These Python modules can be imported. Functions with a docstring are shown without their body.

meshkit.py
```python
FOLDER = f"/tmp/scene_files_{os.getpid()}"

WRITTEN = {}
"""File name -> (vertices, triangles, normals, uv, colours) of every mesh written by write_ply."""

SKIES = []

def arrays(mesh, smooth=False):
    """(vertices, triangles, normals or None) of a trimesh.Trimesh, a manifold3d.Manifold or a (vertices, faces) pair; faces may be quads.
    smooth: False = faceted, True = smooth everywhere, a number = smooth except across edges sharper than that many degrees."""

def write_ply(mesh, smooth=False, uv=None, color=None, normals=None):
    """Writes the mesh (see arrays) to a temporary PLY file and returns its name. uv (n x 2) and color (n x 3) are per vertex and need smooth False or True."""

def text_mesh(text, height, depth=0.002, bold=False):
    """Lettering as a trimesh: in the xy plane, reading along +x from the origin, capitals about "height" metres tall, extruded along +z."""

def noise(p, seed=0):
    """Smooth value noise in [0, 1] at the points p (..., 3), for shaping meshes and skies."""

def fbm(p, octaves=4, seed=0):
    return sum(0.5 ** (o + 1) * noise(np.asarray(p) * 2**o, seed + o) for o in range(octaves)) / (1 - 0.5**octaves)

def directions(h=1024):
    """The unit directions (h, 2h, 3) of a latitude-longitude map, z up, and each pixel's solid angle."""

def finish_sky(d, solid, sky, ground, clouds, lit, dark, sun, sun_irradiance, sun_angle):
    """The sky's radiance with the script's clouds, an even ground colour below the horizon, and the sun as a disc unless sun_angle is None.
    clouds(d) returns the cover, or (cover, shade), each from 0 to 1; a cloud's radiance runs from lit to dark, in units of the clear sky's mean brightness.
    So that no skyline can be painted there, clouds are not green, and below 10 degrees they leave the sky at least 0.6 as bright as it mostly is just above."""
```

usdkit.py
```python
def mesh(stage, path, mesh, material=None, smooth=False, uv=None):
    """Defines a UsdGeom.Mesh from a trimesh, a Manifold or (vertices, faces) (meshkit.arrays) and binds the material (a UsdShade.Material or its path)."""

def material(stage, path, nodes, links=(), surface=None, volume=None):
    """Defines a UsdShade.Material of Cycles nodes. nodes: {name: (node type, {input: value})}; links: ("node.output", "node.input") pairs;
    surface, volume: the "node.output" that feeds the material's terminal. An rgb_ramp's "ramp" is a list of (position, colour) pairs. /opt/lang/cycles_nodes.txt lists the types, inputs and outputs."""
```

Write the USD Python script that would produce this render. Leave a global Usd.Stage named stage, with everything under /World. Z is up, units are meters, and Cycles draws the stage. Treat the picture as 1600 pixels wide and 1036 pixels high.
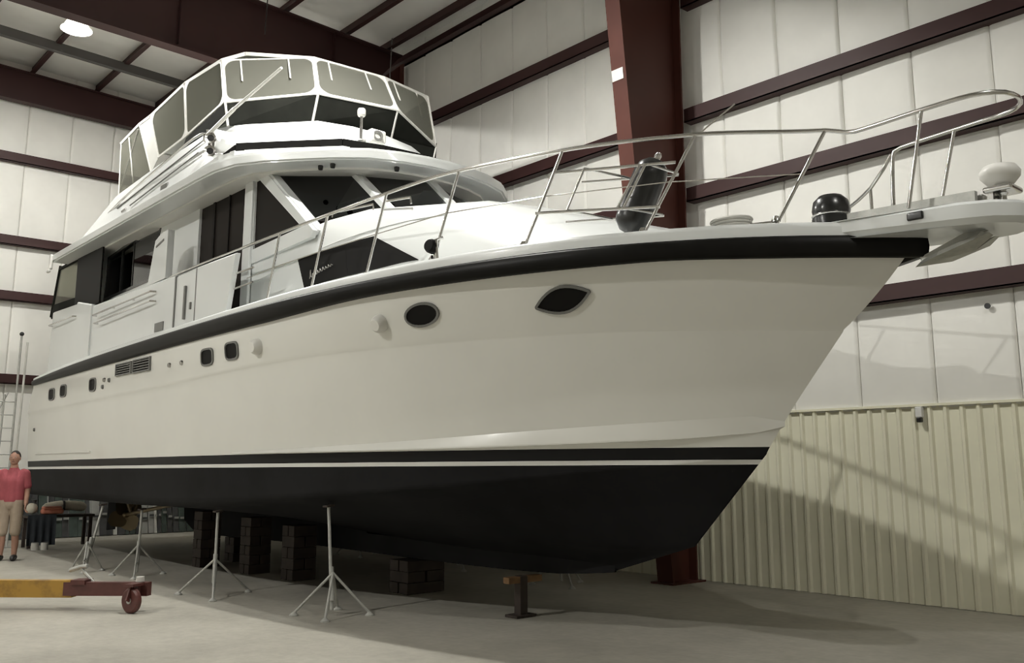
import math
import numpy as np
import trimesh
import manifold3d as m3
import shapely
from shapely.geometry import Polygon
from scipy.interpolate import PchipInterpolator
import meshkit
import usdkit
from pxr import Gf, Sdf, Usd, UsdGeom, UsdLux, UsdShade

stage = Usd.Stage.CreateInMemory()
UsdGeom.SetStageUpAxis(stage, UsdGeom.Tokens.z)
UsdGeom.SetStageMetersPerUnit(stage, 1.0)
UsdGeom.Xform.Define(stage, '/World')
UsdGeom.Scope.Define(stage, '/World/Looks')
A = np.array

# ------------------------------------------------------------------ camera, lamps, exposure
YAW, PITCH, FPX = 41.471, 9.667, 1450.0          # +x is the bow's direction, +y the far wall, z up
EYE = (19.79, -7.5, 1.65)
cam = UsdGeom.Camera.Define(stage, '/World/camera')
cam.CreateFocalLengthAttr(36.0 * FPX / 1600)
cam.CreateHorizontalApertureAttr(36.0)
cam.CreateVerticalApertureAttr(36.0 * 1036 / 1600)
cam.CreateVerticalApertureOffsetAttr(-(518 - 480) / 1600 * 36.0)
cam.CreateClippingRangeAttr(Gf.Vec2f(0.05, 200))
cam.CreateExposureAttr(0.0)
_cy, _sy, _cp, _sp = math.cos(math.radians(YAW)), math.sin(math.radians(YAW)), math.cos(math.radians(PITCH)), math.sin(math.radians(PITCH))
_f = A([-_cy * _cp, _sy * _cp, _sp]); _r = A([_sy, _cy, 0.0]); _u = np.cross(_r, _f)
_m = np.eye(4); _m[0, :3], _m[1, :3], _m[2, :3], _m[3, :3] = _r, _u, -_f, EYE
cam.AddTransformOp().Set(Gf.Matrix4d(_m.tolist()))

# position, strength of the bulb, depth of the bulb inside its reflector (how far up the light is cut off)
LAMPS = [(2.0, -2.79, 9.80, 3500.0, .02), (10.5, -2.10, 9.60, 5700.0, .10), (20.4, -2.3, 9.30, 2400.0, .08), (1.5, -12.0, 9.1, 1900.0, .05), (10.2, -12.0, 9.0, 5800.0, .05)]  # near-side and forward lamps are unseen, placed to light the hull and wall
LAMP_COLOUR = (1.0, 0.985, 0.93)

# ------------------------------------------------------------------ helpers
LOC, USED = {}, {}


def numbered(base):
    n = USED.get(base, 0)
    USED[base] = n + 1
    return base if n == 0 else f'{base}_{n:03d}'


def thing(name, label, cat, loc=(0, 0, 0), group=None, kind=None):
    p = numbered('/World/' + name)
    x = UsdGeom.Xform.Define(stage, p)
    x.AddTranslateOp().Set(Gf.Vec3d(*map(float, loc)))
    LOC[p] = A(loc, float)
    o = x.GetPrim()
    o.SetCustomDataByKey('label', label)
    o.SetCustomDataByKey('category', cat)
    if group:
        o.SetCustomDataByKey('group', group)
    if kind:
        o.SetCustomDataByKey('kind', kind)
    return p


def cat(*ms):
    vs, fs, n = [], [], 0
    for m in ms:
        v, f, _ = meshkit.arrays(m)
        vs.append(v); fs.append(f + n); n += len(v)
    return trimesh.Trimesh(np.vstack(vs), np.vstack(fs), process=False)


def part(parent, name, mesh, mat, smooth=30, label=None, kind=None):
    v, f, _ = meshkit.arrays(mesh)
    loc = LOC[parent]
    p = numbered(f'{parent}/{name}')
    mm = usdkit.mesh(stage, p, (v - loc, f), MAT[mat], smooth=smooth)
    LOC[p] = loc
    if label:
        mm.GetPrim().SetCustomDataByKey('label', label)
    if kind:
        mm.GetPrim().SetCustomDataByKey('kind', kind)
    return p


def box(c, s):
    b = trimesh.creation.box(s)
    b.apply_translation(c)
    return b


def box2(a, b):
    a, b = A(a, float), A(b, float)
    return box((a + b) / 2, np.abs(b - a))


def hullm(pts):
    return m3.Manifold.hull_points(np.asarray(pts, float))


def rbox(c, s, r):
    c, s = A(c, float), A(s, float)
    sp = m3.Manifold.sphere(r, 12)
    out = []
    for sx in (-1, 1):
        for sy in (-1, 1):
            for sz in (-1, 1):
                out.append(sp.translate((c + (s / 2 - r) * A([sx, sy, sz])).tolist()))
    return m3.Manifold.batch_hull(out)


def bar(p, q, w, h, up=(0, 0, 1)):
    p, q = A(p, float), A(q, float)
    d = q - p; L = np.linalg.norm(d); d /= L
    s = np.cross(d, up); s /= np.linalg.norm(s); t = np.cross(s, d)
    b = trimesh.creation.box((L, w, h))
    M = np.eye(4); M[:3, 0], M[:3, 1], M[:3, 2], M[:3, 3] = d, s, t, (p + q) / 2
    b.apply_transform(M)
    return b


def spline(pts, n):
    pts = A(pts, float)
    t = np.r_[0, np.cumsum(np.linalg.norm(np.diff(pts, axis=0), axis=1))]
    return PchipInterpolator(t, pts)(np.linspace(0, t[-1], n))


def tube(pts, r, n=8, ry=None):
    pts = A(pts, float)
    r = np.broadcast_to(r, len(pts))
    d = np.gradient(pts, axis=0)
    d /= np.linalg.norm(d, axis=1, keepdims=True)
    up = A([0, 0, 1.0]) if abs(d[0][2]) < 0.9 else A([0, 1.0, 0])
    a = np.linspace(0, 2 * np.pi, n, endpoint=False)
    V = []
    s = np.cross(d[0], up); s /= np.linalg.norm(s)
    for i in range(len(pts)):
        s = s - d[i] * (s @ d[i]); s /= np.linalg.norm(s)
        t = np.cross(s, d[i])
        V.append(pts[i] + r[i] * (np.outer(np.cos(a), s) + (1 if ry is None else ry) * np.outer(np.sin(a), t)))
    V = np.vstack(V)
    F = []
    for i in range(len(pts) - 1):
        for k in range(n):
            b, c = i * n + k, i * n + (k + 1) % n
            F += [(b, c, c + n), (b, c + n, b + n)]
    e = (len(pts) - 1) * n
    F += [(0, k + 1, k) for k in range(1, n - 1)] + [(e, e + k, e + k + 1) for k in range(1, n - 1)]
    return trimesh.Trimesh(V, A(F), process=False)


def lathe(prof, c=(0, 0, 0), axis=(0, 0, 1), n=24):
    m = trimesh.creation.revolve(A(prof, float), sections=n)
    m.apply_transform(trimesh.geometry.align_vectors([0, 0, 1], A(axis, float)))
    m.apply_translation(c)
    return m


def plate_xz(poly, y0, y1):
    """A polygon in the xz plane, extruded from y0 to y1."""
    m = trimesh.creation.extrude_polygon(poly if hasattr(poly, 'exterior') else Polygon(poly), abs(y1 - y0), engine='earcut')
    v = m.vertices.copy()
    return trimesh.Trimesh(np.stack([v[:, 0], min(y0, y1) + v[:, 2], v[:, 1]], 1), m.faces[:, ::-1], process=False)


def plate_xy(poly, z0, z1):
    m = trimesh.creation.extrude_polygon(poly if hasattr(poly, 'exterior') else Polygon(poly), abs(z1 - z0), engine='earcut')
    m.apply_translation((0, 0, min(z0, z1)))
    return m


def mirror(m):
    v, f, _ = meshkit.arrays(m)
    return trimesh.Trimesh(v * A([1, -1, 1]), f[:, ::-1], process=False)


def loft(grid, closed=False):
    g = np.asarray(grid, float)
    a, b = g.shape[:2]
    F = []
    for i in range(a - 1):
        for k in range(b if closed else b - 1):
            k2 = (k + 1) % b
            F += [(i * b + k, i * b + k2, (i + 1) * b + k2), (i * b + k, (i + 1) * b + k2, (i + 1) * b + k)]
    return trimesh.Trimesh(g.reshape(-1, 3), A(F), process=False)


def thick(quad, t):
    """A flat panel of thickness t: the polygon quad (n x 3, planar or nearly), pushed both ways along its normal."""
    q = A(quad, float)
    n = np.cross(q[1] - q[0], q[2] - q[0]); n /= np.linalg.norm(n)
    k = len(q)
    v = np.vstack([q - n * t / 2, q + n * t / 2])
    F = [(0, i + 1, i) for i in range(1, k - 1)] + [(k, k + i, k + i + 1) for i in range(1, k - 1)]
    for i in range(k):
        j = (i + 1) % k
        F += [(i, j, k + j), (i, k + j, k + i)]
    return trimesh.Trimesh(v, A(F), process=False)


# ------------------------------------------------------------------ materials
MAT = {}


def simple(name, col, rough=0.5, metal=0.0, noise=0.0, scale=3.0, coat=0.0, bump=0.0, bscale=30.0, dirt=None, spec=0.5):
    nodes = {'p': ('principled_bsdf', {'base_color': col, 'roughness': rough, 'metallic': metal, 'coat_weight': coat, 'coat_roughness': 0.08, 'specular_ior_level': spec})}
    links = []
    if noise or dirt:
        nodes['g'] = ('geometry', {})
        nodes['n'] = ('noise_texture', {'scale': scale, 'detail': 5.0, 'roughness': 0.6})
        links.append(('g.position', 'n.vector'))
        c = A(col, float)
        lo = A(dirt) if dirt is not None else c * (1 - noise)
        hi = np.clip(c * (1 + noise), 0, 1)
        nodes['r'] = ('rgb_ramp', {'ramp': [(0.28, lo), (0.5, c), (0.75, hi)]})
        links += [('n.fac', 'r.fac'), ('r.color', 'p.base_color')]
    if bump:
        nodes['g'] = ('geometry', {})
        nodes['bn'] = ('noise_texture', {'scale': bscale, 'detail': 4.0})
        nodes['b'] = ('bump', {'strength': bump, 'distance': 0.01})
        links += [('g.position', 'bn.vector'), ('bn.fac', 'b.height'), ('b.normal', 'p.normal')]
    MAT[name] = usdkit.material(stage, f'/World/Looks/{name}', nodes, links, surface='p.BSDF')


def pane(name, tint, rough=0.03, ior=1.5):
    MAT[name] = usdkit.material(stage, f'/World/Looks/{name}', {
        't': ('transparent_bsdf', {'color': tint}), 'g': ('glossy_bsdf', {'color': (0.9, 0.9, 0.9), 'roughness': rough}),
        'f': ('fresnel', {'IOR': ior}), 'm': ('mix_closure', {})},
        [('f.fac', 'm.fac'), ('t.BSDF', 'm.closure1'), ('g.BSDF', 'm.closure2')], surface='m.closure')


def vinyl(name, tint, haze, hcol):
    """Clear vinyl sheet: see-through with a little milkiness."""
    MAT[name] = usdkit.material(stage, f'/World/Looks/{name}', {
        't': ('transparent_bsdf', {'color': tint}), 'd': ('diffuse_bsdf', {'color': hcol}), 'md': ('mix_closure', {'fac': haze})},
        [('t.BSDF', 'md.closure1'), ('d.BSDF', 'md.closure2')], surface='md.closure')


simple('gelcoat', (0.745, 0.765, 0.755), 0.32, noise=0.04, scale=0.7, coat=0.25)
simple('hull_paint', (0.80, 0.795, 0.745), 0.33, noise=0.05, scale=0.45, coat=0.3)
simple('bottom_paint', (0.010, 0.010, 0.011), 0.75, noise=0.5, scale=1.2, bump=0.15, spec=0.2)
simple('boot_black', (0.006, 0.006, 0.007), 0.5, spec=0.25)
simple('stripe_white', (0.78, 0.78, 0.75), 0.4)
simple('rubber', (0.008, 0.0076, 0.0065), 0.42, noise=0.3, scale=4, spec=0.14)
simple('steel', (0.72, 0.71, 0.69), 0.18, metal=1.0)
simple('bronze', (0.30, 0.24, 0.15), 0.45, metal=0.8)
simple('black_plastic', (0.012, 0.012, 0.012), 0.3, coat=0.4)
simple('black_cloth', (0.018, 0.019, 0.016), 0.85, spec=0.1, noise=0.25, scale=3, bump=0.2, bscale=200)
simple('white_canvas', (0.74, 0.74, 0.70), 0.7, noise=0.05, scale=3)
simple('white_vinyl', (0.78, 0.77, 0.73), 0.45)
simple('dark_interior', (0.015, 0.013, 0.012), 0.7, spec=0.2)
simple('door_brown', (0.016, 0.012, 0.010), 0.5, spec=0.12)
simple('window_black', (0.008, 0.0075, 0.007), 0.5, spec=0.12)
simple('grey_trim', (0.17, 0.17, 0.16), 0.4)
simple('galvanised', (0.42, 0.42, 0.39), 0.45, metal=0.3, noise=0.2, scale=9)
simple('stand_grey', (0.42, 0.42, 0.39), 0.55, noise=0.15, scale=8)
simple('wood_dark', (0.04, 0.028, 0.022), 0.7, noise=0.4, scale=5)
simple('wood_orange', (0.22, 0.12, 0.05), 0.7, noise=0.3, scale=6)
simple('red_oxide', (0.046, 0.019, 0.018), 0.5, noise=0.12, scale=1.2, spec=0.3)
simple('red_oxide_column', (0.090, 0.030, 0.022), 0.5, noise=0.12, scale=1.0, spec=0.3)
simple('yellow_paint', (0.42, 0.24, 0.04), 0.5, dirt=(0.2, 0.11, 0.03), scale=4)
simple('maroon_paint', (0.10, 0.033, 0.028), 0.45, noise=0.3, scale=6)
simple('insulation', (0.86, 0.85, 0.80), 0.5, noise=0.06, scale=0.9, bump=0.25, bscale=6)
simple('roof_insulation', (0.86, 0.85, 0.81), 0.55, noise=0.08, scale=0.7, bump=0.25, bscale=5)
simple('sheet_metal', (0.84, 0.82, 0.65), 0.42, noise=0.08, scale=0.8)
simple('sticker_white', (0.75, 0.75, 0.72), 0.5)
simple('skin', (0.36, 0.20, 0.14), 0.55)
simple('hair', (0.02, 0.015, 0.012), 0.6)
simple('red_shirt', (0.33, 0.07, 0.085), 0.8, noise=0.12, scale=8)
simple('khaki_cloth', (0.36, 0.29, 0.22), 0.85, noise=0.12, scale=8)
simple('eye_white', (0.75, 0.73, 0.7), 0.3)
simple('shoe_black', (0.02, 0.02, 0.02), 0.5)
simple('navy_cloth', (0.025, 0.030, 0.037), 0.8, noise=0.3, scale=5)
simple('salmon_cloth', (0.55, 0.20, 0.13), 0.8, noise=0.1, scale=8)
simple('cream_cloth', (0.68, 0.63, 0.52), 0.8, noise=0.1, scale=8)
simple('board_dark', (0.05, 0.05, 0.05), 0.7, noise=0.4, scale=4)
simple('board_green', (0.045, 0.062, 0.052), 0.7, noise=0.4, scale=4)
simple('board_grey', (0.30, 0.30, 0.28), 0.7, noise=0.25, scale=4)
simple('board_pale', (0.55, 0.54, 0.50), 0.7, noise=0.15, scale=4)
MAT['lamp_white'] = usdkit.material(stage, '/World/Looks/lamp_white', {'d': ('diffuse_bsdf', {'color': (0.85, 0.85, 0.82)}), 't': ('translucent_bsdf', {'color': (0.85, 0.84, 0.8)}), 'm': ('mix_closure', {'fac': 0.8})},
                                    [('d.BSDF', 'm.closure1'), ('t.BSDF', 'm.closure2')], surface='m.closure')
simple('lamp_grey', (0.35, 0.35, 0.34), 0.5)
pane('tinted_glass', (0.30, 0.30, 0.29))
pane('dark_glass', (0.05, 0.05, 0.05))
simple('smoked_glass', (0.012, 0.0095, 0.008), 0.4, spec=0.1)
simple('strut_grey', (0.085, 0.08, 0.075), 0.5)
pane('clear_glass', (0.8, 0.8, 0.78))
vinyl('clear_vinyl', (0.62, 0.62, 0.56), 0.30, (0.36, 0.36, 0.32))
MAT['concrete'] = usdkit.material(stage, '/World/Looks/concrete', {
    'g': ('geometry', {}), 'n': ('noise_texture', {'scale': 0.55, 'detail': 7.0, 'roughness': 0.62}), 'n2': ('noise_texture', {'scale': 9.0, 'detail': 6.0, 'roughness': 0.7}),
    'r': ('rgb_ramp', {'ramp': [(0.25, (0.30, 0.285, 0.245)), (0.5, (0.42, 0.40, 0.345)), (0.75, (0.51, 0.49, 0.43))]}),
    'r2': ('rgb_ramp', {'ramp': [(0.3, (0.72, 0.72, 0.72)), (0.7, (1, 1, 1))]}), 'm': ('mix', {'mix_type': 'multiply', 'fac': 0.6}),
    'b': ('bump', {'strength': 0.3, 'distance': 0.01}), 'p': ('principled_bsdf', {'roughness': 0.62, 'specular_ior_level': 0.35})},
    [('g.position', 'n.vector'), ('g.position', 'n2.vector'), ('n.fac', 'r.fac'), ('n2.fac', 'r2.fac'), ('r.color', 'm.color1'), ('r2.color', 'm.color2'),
     ('m.color', 'p.base_color'), ('n2.fac', 'b.height'), ('b.normal', 'p.normal')], surface='p.BSDF')

# ------------------------------------------------------------------ the hall
X0, X1, Y0, Y1 = -3.9, 31.0, -21.0, 3.85
floor = thing('floor', 'grey concrete hangar floor under the yacht, lit and shadowed in bands', 'floor', kind='structure')
part(floor, 'slab', box2((X0 - .6, Y0 - .6, -0.3), (X1 + .6, Y1 + .6, 0)), 'concrete', smooth=False)


def roof_z(y):
    return 10.98 - 0.03 * (y + 1.5) if y > -8.5 else 10.98 + 0.03 * 7 - 0.03 * (-8.5 - y)


# right wall: insulation panels above, corrugated sheets below, girts across
wr = thing('wall_right', 'long hangar wall with cream insulation above corrugated metal, behind the bow', 'wall', kind='structure')
part(wr, 'backing', box2((X0 - .3, Y1 + .05, 0), (X1 + .3, Y1 + .35, 11.2)), 'insulation', smooth=False)
GR = [8.95, 7.03, 5.75, 3.79]
WAINS = 2.36


def quilt(u0, u1, z0, z1, girts, seed, amp=0.028):
    """An insulation strip: coordinates (u, out of the wall, z), bulging between girts, pinched at the edges."""
    us = np.r_[u0, u0 + .012, np.linspace(u0 + .05, u1 - .05, 5), u1 - .012, u1]
    zs = np.linspace(z0, z1, 40)
    G = np.zeros((len(us), len(zs), 3))
    gs = np.sort(np.r_[z0 - .3, girts, z1 + .3])
    for i, u in enumerate(us):
        e = min(u - u0, u1 - u)
        edge = 0.0 if e < 1e-6 else (0.6 if e < 0.02 else 1.0)
        for k, z in enumerate(zs):
            j = np.clip(np.searchsorted(gs, z) - 1, 0, len(gs) - 2)
            t = (z - gs[j]) / (gs[j + 1] - gs[j])
            w = meshkit.fbm(A([u * 1.6, z * 0.7, seed * 3.1]), 3)
            G[i, k] = (u, edge * (0.012 + amp * math.sin(math.pi * np.clip(t, 0, 1)) * (0.45 + w) + 0.012 * w), z)
    return G


for k in range(-16, 11):
    u0 = 11.84 + 0.97 * k
    if u0 + .97 < X0 + .1:
        continue
    G = quilt(max(u0, X0) + .002, u0 + .968, WAINS - .02, 11.15, GR, k + 40)
    g = G.copy(); g[..., 1] = Y1 + .05 - .05 - G[..., 1]
    part(wr, 'insulation_panel', loft(g), 'insulation', smooth=40)
    # corrugated sheet under it
    prof = []
    n = 5
    pitch = 0.97 / n
    for j in range(n):
        a = u0 + j * pitch
        prof += [(a, 0), (a + .30 * pitch, 0), (a + .42 * pitch, .028), (a + .58 * pitch, .028), (a + .70 * pitch, 0)]
    prof += [(u0 + .97, 0)]
    g = A([[(x, Y1 - .02 - d, 0.005), (x, Y1 - .02 - d, WAINS)] for x, d in prof if x > X0 - .1])
    part(wr, 'corrugated_sheet', loft(g), 'sheet_metal', smooth=False)
part(wr, 'insulation_panel', box2((22.51, Y1 - .03, WAINS), (X1, Y1 + .05, 11.15)), 'insulation', smooth=False)
part(wr, 'corrugated_sheet', box2((22.51, Y1 - .03, 0), (X1, Y1 + .05, WAINS)), 'sheet_metal', smooth=False)
part(wr, 'wall_hole', lathe([(0, 0), (.035, 0), (.035, .012), (0, .012)], (15.45, Y1 - .075, 3.49), (0, -1, 0), n=12), 'black_plastic', label='small dark hole patch in the insulation')
part(wr, 'sill_trim', bar((X0, Y1 - .035, WAINS + .015), (22.5, Y1 - .035, WAINS + .015), .06, .03), 'sheet_metal', smooth=False)


def zee(p, q, out, h=0.22, d=0.2):
    """A Z-shaped girt from p to q on the wall face; out is the way into the room."""
    p, q, out = A(p, float), A(q, float), A(out, float)
    t = 0.012
    z = A([0, 0, 1.0])
    m = []
    c1, c2 = p + out * d / 2, q + out * d / 2
    ax = (q - p) / np.linalg.norm(q - p)
    m.append(bar(c1 - z * (h / 2 - .008), c2 - z * (h / 2 - .008), d, 0.016))          # lower flange
    m.append(bar(p + out * (d - .008), q + out * (d - .008), 0.016, h))                # web seen from the room
    m.append(bar(c1 + z * (h / 2 - .03) - out * .02, c2 + z * (h / 2 - .03) - out * .02, d - .05, 0.014))
    return cat(*m)


for z in GR:
    for a, b in ((X0 + .02, 3.25), (3.55, 10.93), (11.23, 18.65), (18.95, X1)):
        part(wr, 'girt', zee((a, Y1, z), (b, Y1, z), (0, -1, 0)), 'red_oxide', smooth=False)

# end wall behind the stern
wb = thing('wall_back', 'bright cream insulated end wall with dark red girts, behind the stern', 'wall', kind='structure')
part(wb, 'backing', box2((X0 - .35, Y0 - .3, 0), (X0 - .05, Y1 + .3, 11.3)), 'insulation', smooth=False)
GB = [8.82, 6.83, 5.52, 3.6]
for k in range(-12, 5):
    u0 = -0.12 + 1.0 * k
    G = quilt(u0 + .002, min(u0 + .998, Y1), 0.0, 11.2, GB, k + 90)
    g = np.stack([X0 + G[..., 1], G[..., 0], G[..., 2]], -1)
    part(wb, 'insulation_panel', loft(g), 'insulation', smooth=40)
part(wb, 'insulation_panel', box2((X0 - .1, Y0, 0), (X0 + .02, -12.12, 11.3)), 'insulation', smooth=False)
for z in GB:
    part(wb, 'girt', zee((X0, Y0 + .1, z), (X0, Y1 - .05, z), (1, 0, 0)), 'red_oxide', smooth=False)

wl = thing('wall_left', 'cream side wall of the hangar on the near side, out of view, closing the hall to bounce light', 'wall', kind='structure')
part(wl, 'backing', box2((X0, Y0 - .3, 0), (X1, Y0, 11.0)), 'insulation', smooth=False)  # unseen near and front walls enclose the hall so light bounces back
wf = thing('wall_front', 'cream hangar wall ahead of the bow, out of view, closing the hall to bounce light', 'wall', kind='structure')
part(wf, 'backing', box2((X1, Y0, 0), (X1 + .3, Y1, 11.3)), 'insulation', smooth=False)

# roof
ce = thing('ceiling', 'pale insulated metal roof underside carried on dark purlins', 'ceiling', kind='structure')
PURL = [3.35, 2.3, 0.85, -0.66, -2.15, -3.65, -5.15, -6.65, -8.15, -9.65, -11.15, -12.65, -14.15, -15.65, -17.15, -18.65, -20.15]
edges = [Y1 + .3] + PURL + [Y0 - .3]
for a, b in zip(edges[:-1], edges[1:]):
    za, zb = roof_z(a) + .22, roof_z(b) + .22
    part(ce, 'roof_panel', thick([(X0 - .3, a, za), (X1 + .3, a, za), (X1 + .3, b + .004, zb), (X0 - .3, b + .004, zb)], .06), 'roof_insulation', smooth=False)
for y in PURL:
    z = roof_z(y) + .08
    part(ce, 'purlin', cat(box2((X0, y - .01, z - .12), (X1, y + .01, z + .1)), box2((X0, y - .1, z - .13), (X1, y + .01, z - .115)), box2((X0, y, z + .085), (X1, y + .09, z + .1))), 'red_oxide', smooth=False)
part(ce, 'purlin', cat(box2((X0, 3.74, 10.56), (X1, 3.84, 10.80)), box2((X0, 3.60, 10.56), (X1, 3.84, 10.58))), 'red_oxide', smooth=False, label='dark red eave strut where the roof meets the long wall')
part(ce, 'strut', bar((-1.6, 3.2, 10.72), (-1.6, -8.4, 11.07), .14, .2), 'strut_grey', smooth=False, label='grey strut running across between the purlins')
part(ce, 'cable', tube([(4.2, .1, 11.2), (4.5, -.15, 10.5), (4.55, -.2, 9.6)], .012, 5), 'black_plastic')
part(ce, 'cable', tube([(3.55, 3.3, 11.0), (3.5, 3.3, 10.2), (3.5, 3.3, 9.0)], .014, 5), 'grey_trim')


def ibeam(path_in, path_out, plane, wid, mat, parent, name, tw=.02, tf=.03):
    """A tapered welded I section: the web between two edge lines given in plane coordinates, at x = plane; flanges wid wide."""
    web = [(plane, *p) for p in path_in] + [(plane, *p) for p in path_out[::-1]]
    w = plate_xz(Polygon([(p[1], p[2]) for p in web]).buffer(0), 0, tw)
    v = w.vertices.copy()
    w = trimesh.Trimesh(np.stack([plane - tw / 2 + v[:, 1], v[:, 0], v[:, 2]], 1), w.faces[:, ::-1], process=False)
    part(parent, name + '_web', w, mat, smooth=False)
    for path, nm in ((path_in, 'inner_flange'), (path_out, 'outer_flange')):
        ms = [bar((plane, *p), (plane, *q), wid, tf) if abs(q[1] - p[1]) < abs(q[0] - p[0]) else bar((plane, *p), (plane, *q), tf, wid, up=(1, 0, 0)) for p, q in zip(path[:-1], path[1:])]
        part(parent, nm, cat(*ms), mat, smooth=False)


def frame(xp, label_c, label_r):
    c = thing('steel_column', label_c, 'steel column', (xp, 3.4, 0), kind='structure')
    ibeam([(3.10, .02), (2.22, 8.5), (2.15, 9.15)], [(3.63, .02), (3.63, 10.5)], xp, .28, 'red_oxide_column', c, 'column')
    part(c, 'base_plate', box2((xp - .2, 3.0, 0), (xp + .2, 3.75, .025)), 'red_oxide_column', smooth=False)
    r = thing('roof_beam', label_r, 'roof beam', (xp, -8, 10), kind='structure')
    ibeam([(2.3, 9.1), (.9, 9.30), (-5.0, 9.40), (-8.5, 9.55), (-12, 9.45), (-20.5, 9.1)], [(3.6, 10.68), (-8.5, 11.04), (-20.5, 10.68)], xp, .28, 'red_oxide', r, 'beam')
    for y in (1.9, -1.4, -4.4, -7.4):
        part(r, 'stiffener', box2((xp - .12, y - .008, 9.42), (xp + .12, y + .008, 10.7)), 'red_oxide', smooth=False)
    return c


c1 = frame(11.08, 'tall tapered dark red steel column standing behind the bow rail', 'dark red tapered steel roof beam overhead in line with the column by the bow')
part(c1, 'label_plate', thick([(10.95, 2.325, 7.30), (11.17, 2.325, 7.30), (11.17, 2.305, 7.47), (10.95, 2.305, 7.47)], .01), 'sticker_white', smooth=False, label='small white label on the column flange')
frame(3.4, 'dark red steel column standing hidden behind the flybridge enclosure', 'deep dark red steel roof beam running just above the flybridge canopy')
frame(18.8, 'dark red steel column on the long wall ahead of the bow, out of view', 'dark red steel roof beam overhead ahead of the bow, out of view')
r = thing('roof_beam', 'dark red end-frame roof beam along the top of the bright end wall', 'roof beam', (-3.6, -8, 10.5), kind='structure')
ibeam([(3.6, 10.12), (-8.5, 10.22), (-20.5, 10.0)], [(3.6, 10.72), (-8.5, 11.08), (-20.5, 10.72)], -3.62, .24, 'red_oxide', r, 'beam')

ob = thing('outlet_box', 'small white electrical box fixed to the top of the corrugated wainscot', 'electrical box', (14.55, 3.78, 2.27))
part(ob, 'housing', rbox((14.55, 3.775, 2.29), (.085, .07, .13), .012), 'sticker_white')
part(ob, 'outlet', rbox((14.55, 3.765, 2.195), (.06, .06, .06), .01), 'black_plastic')

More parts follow.
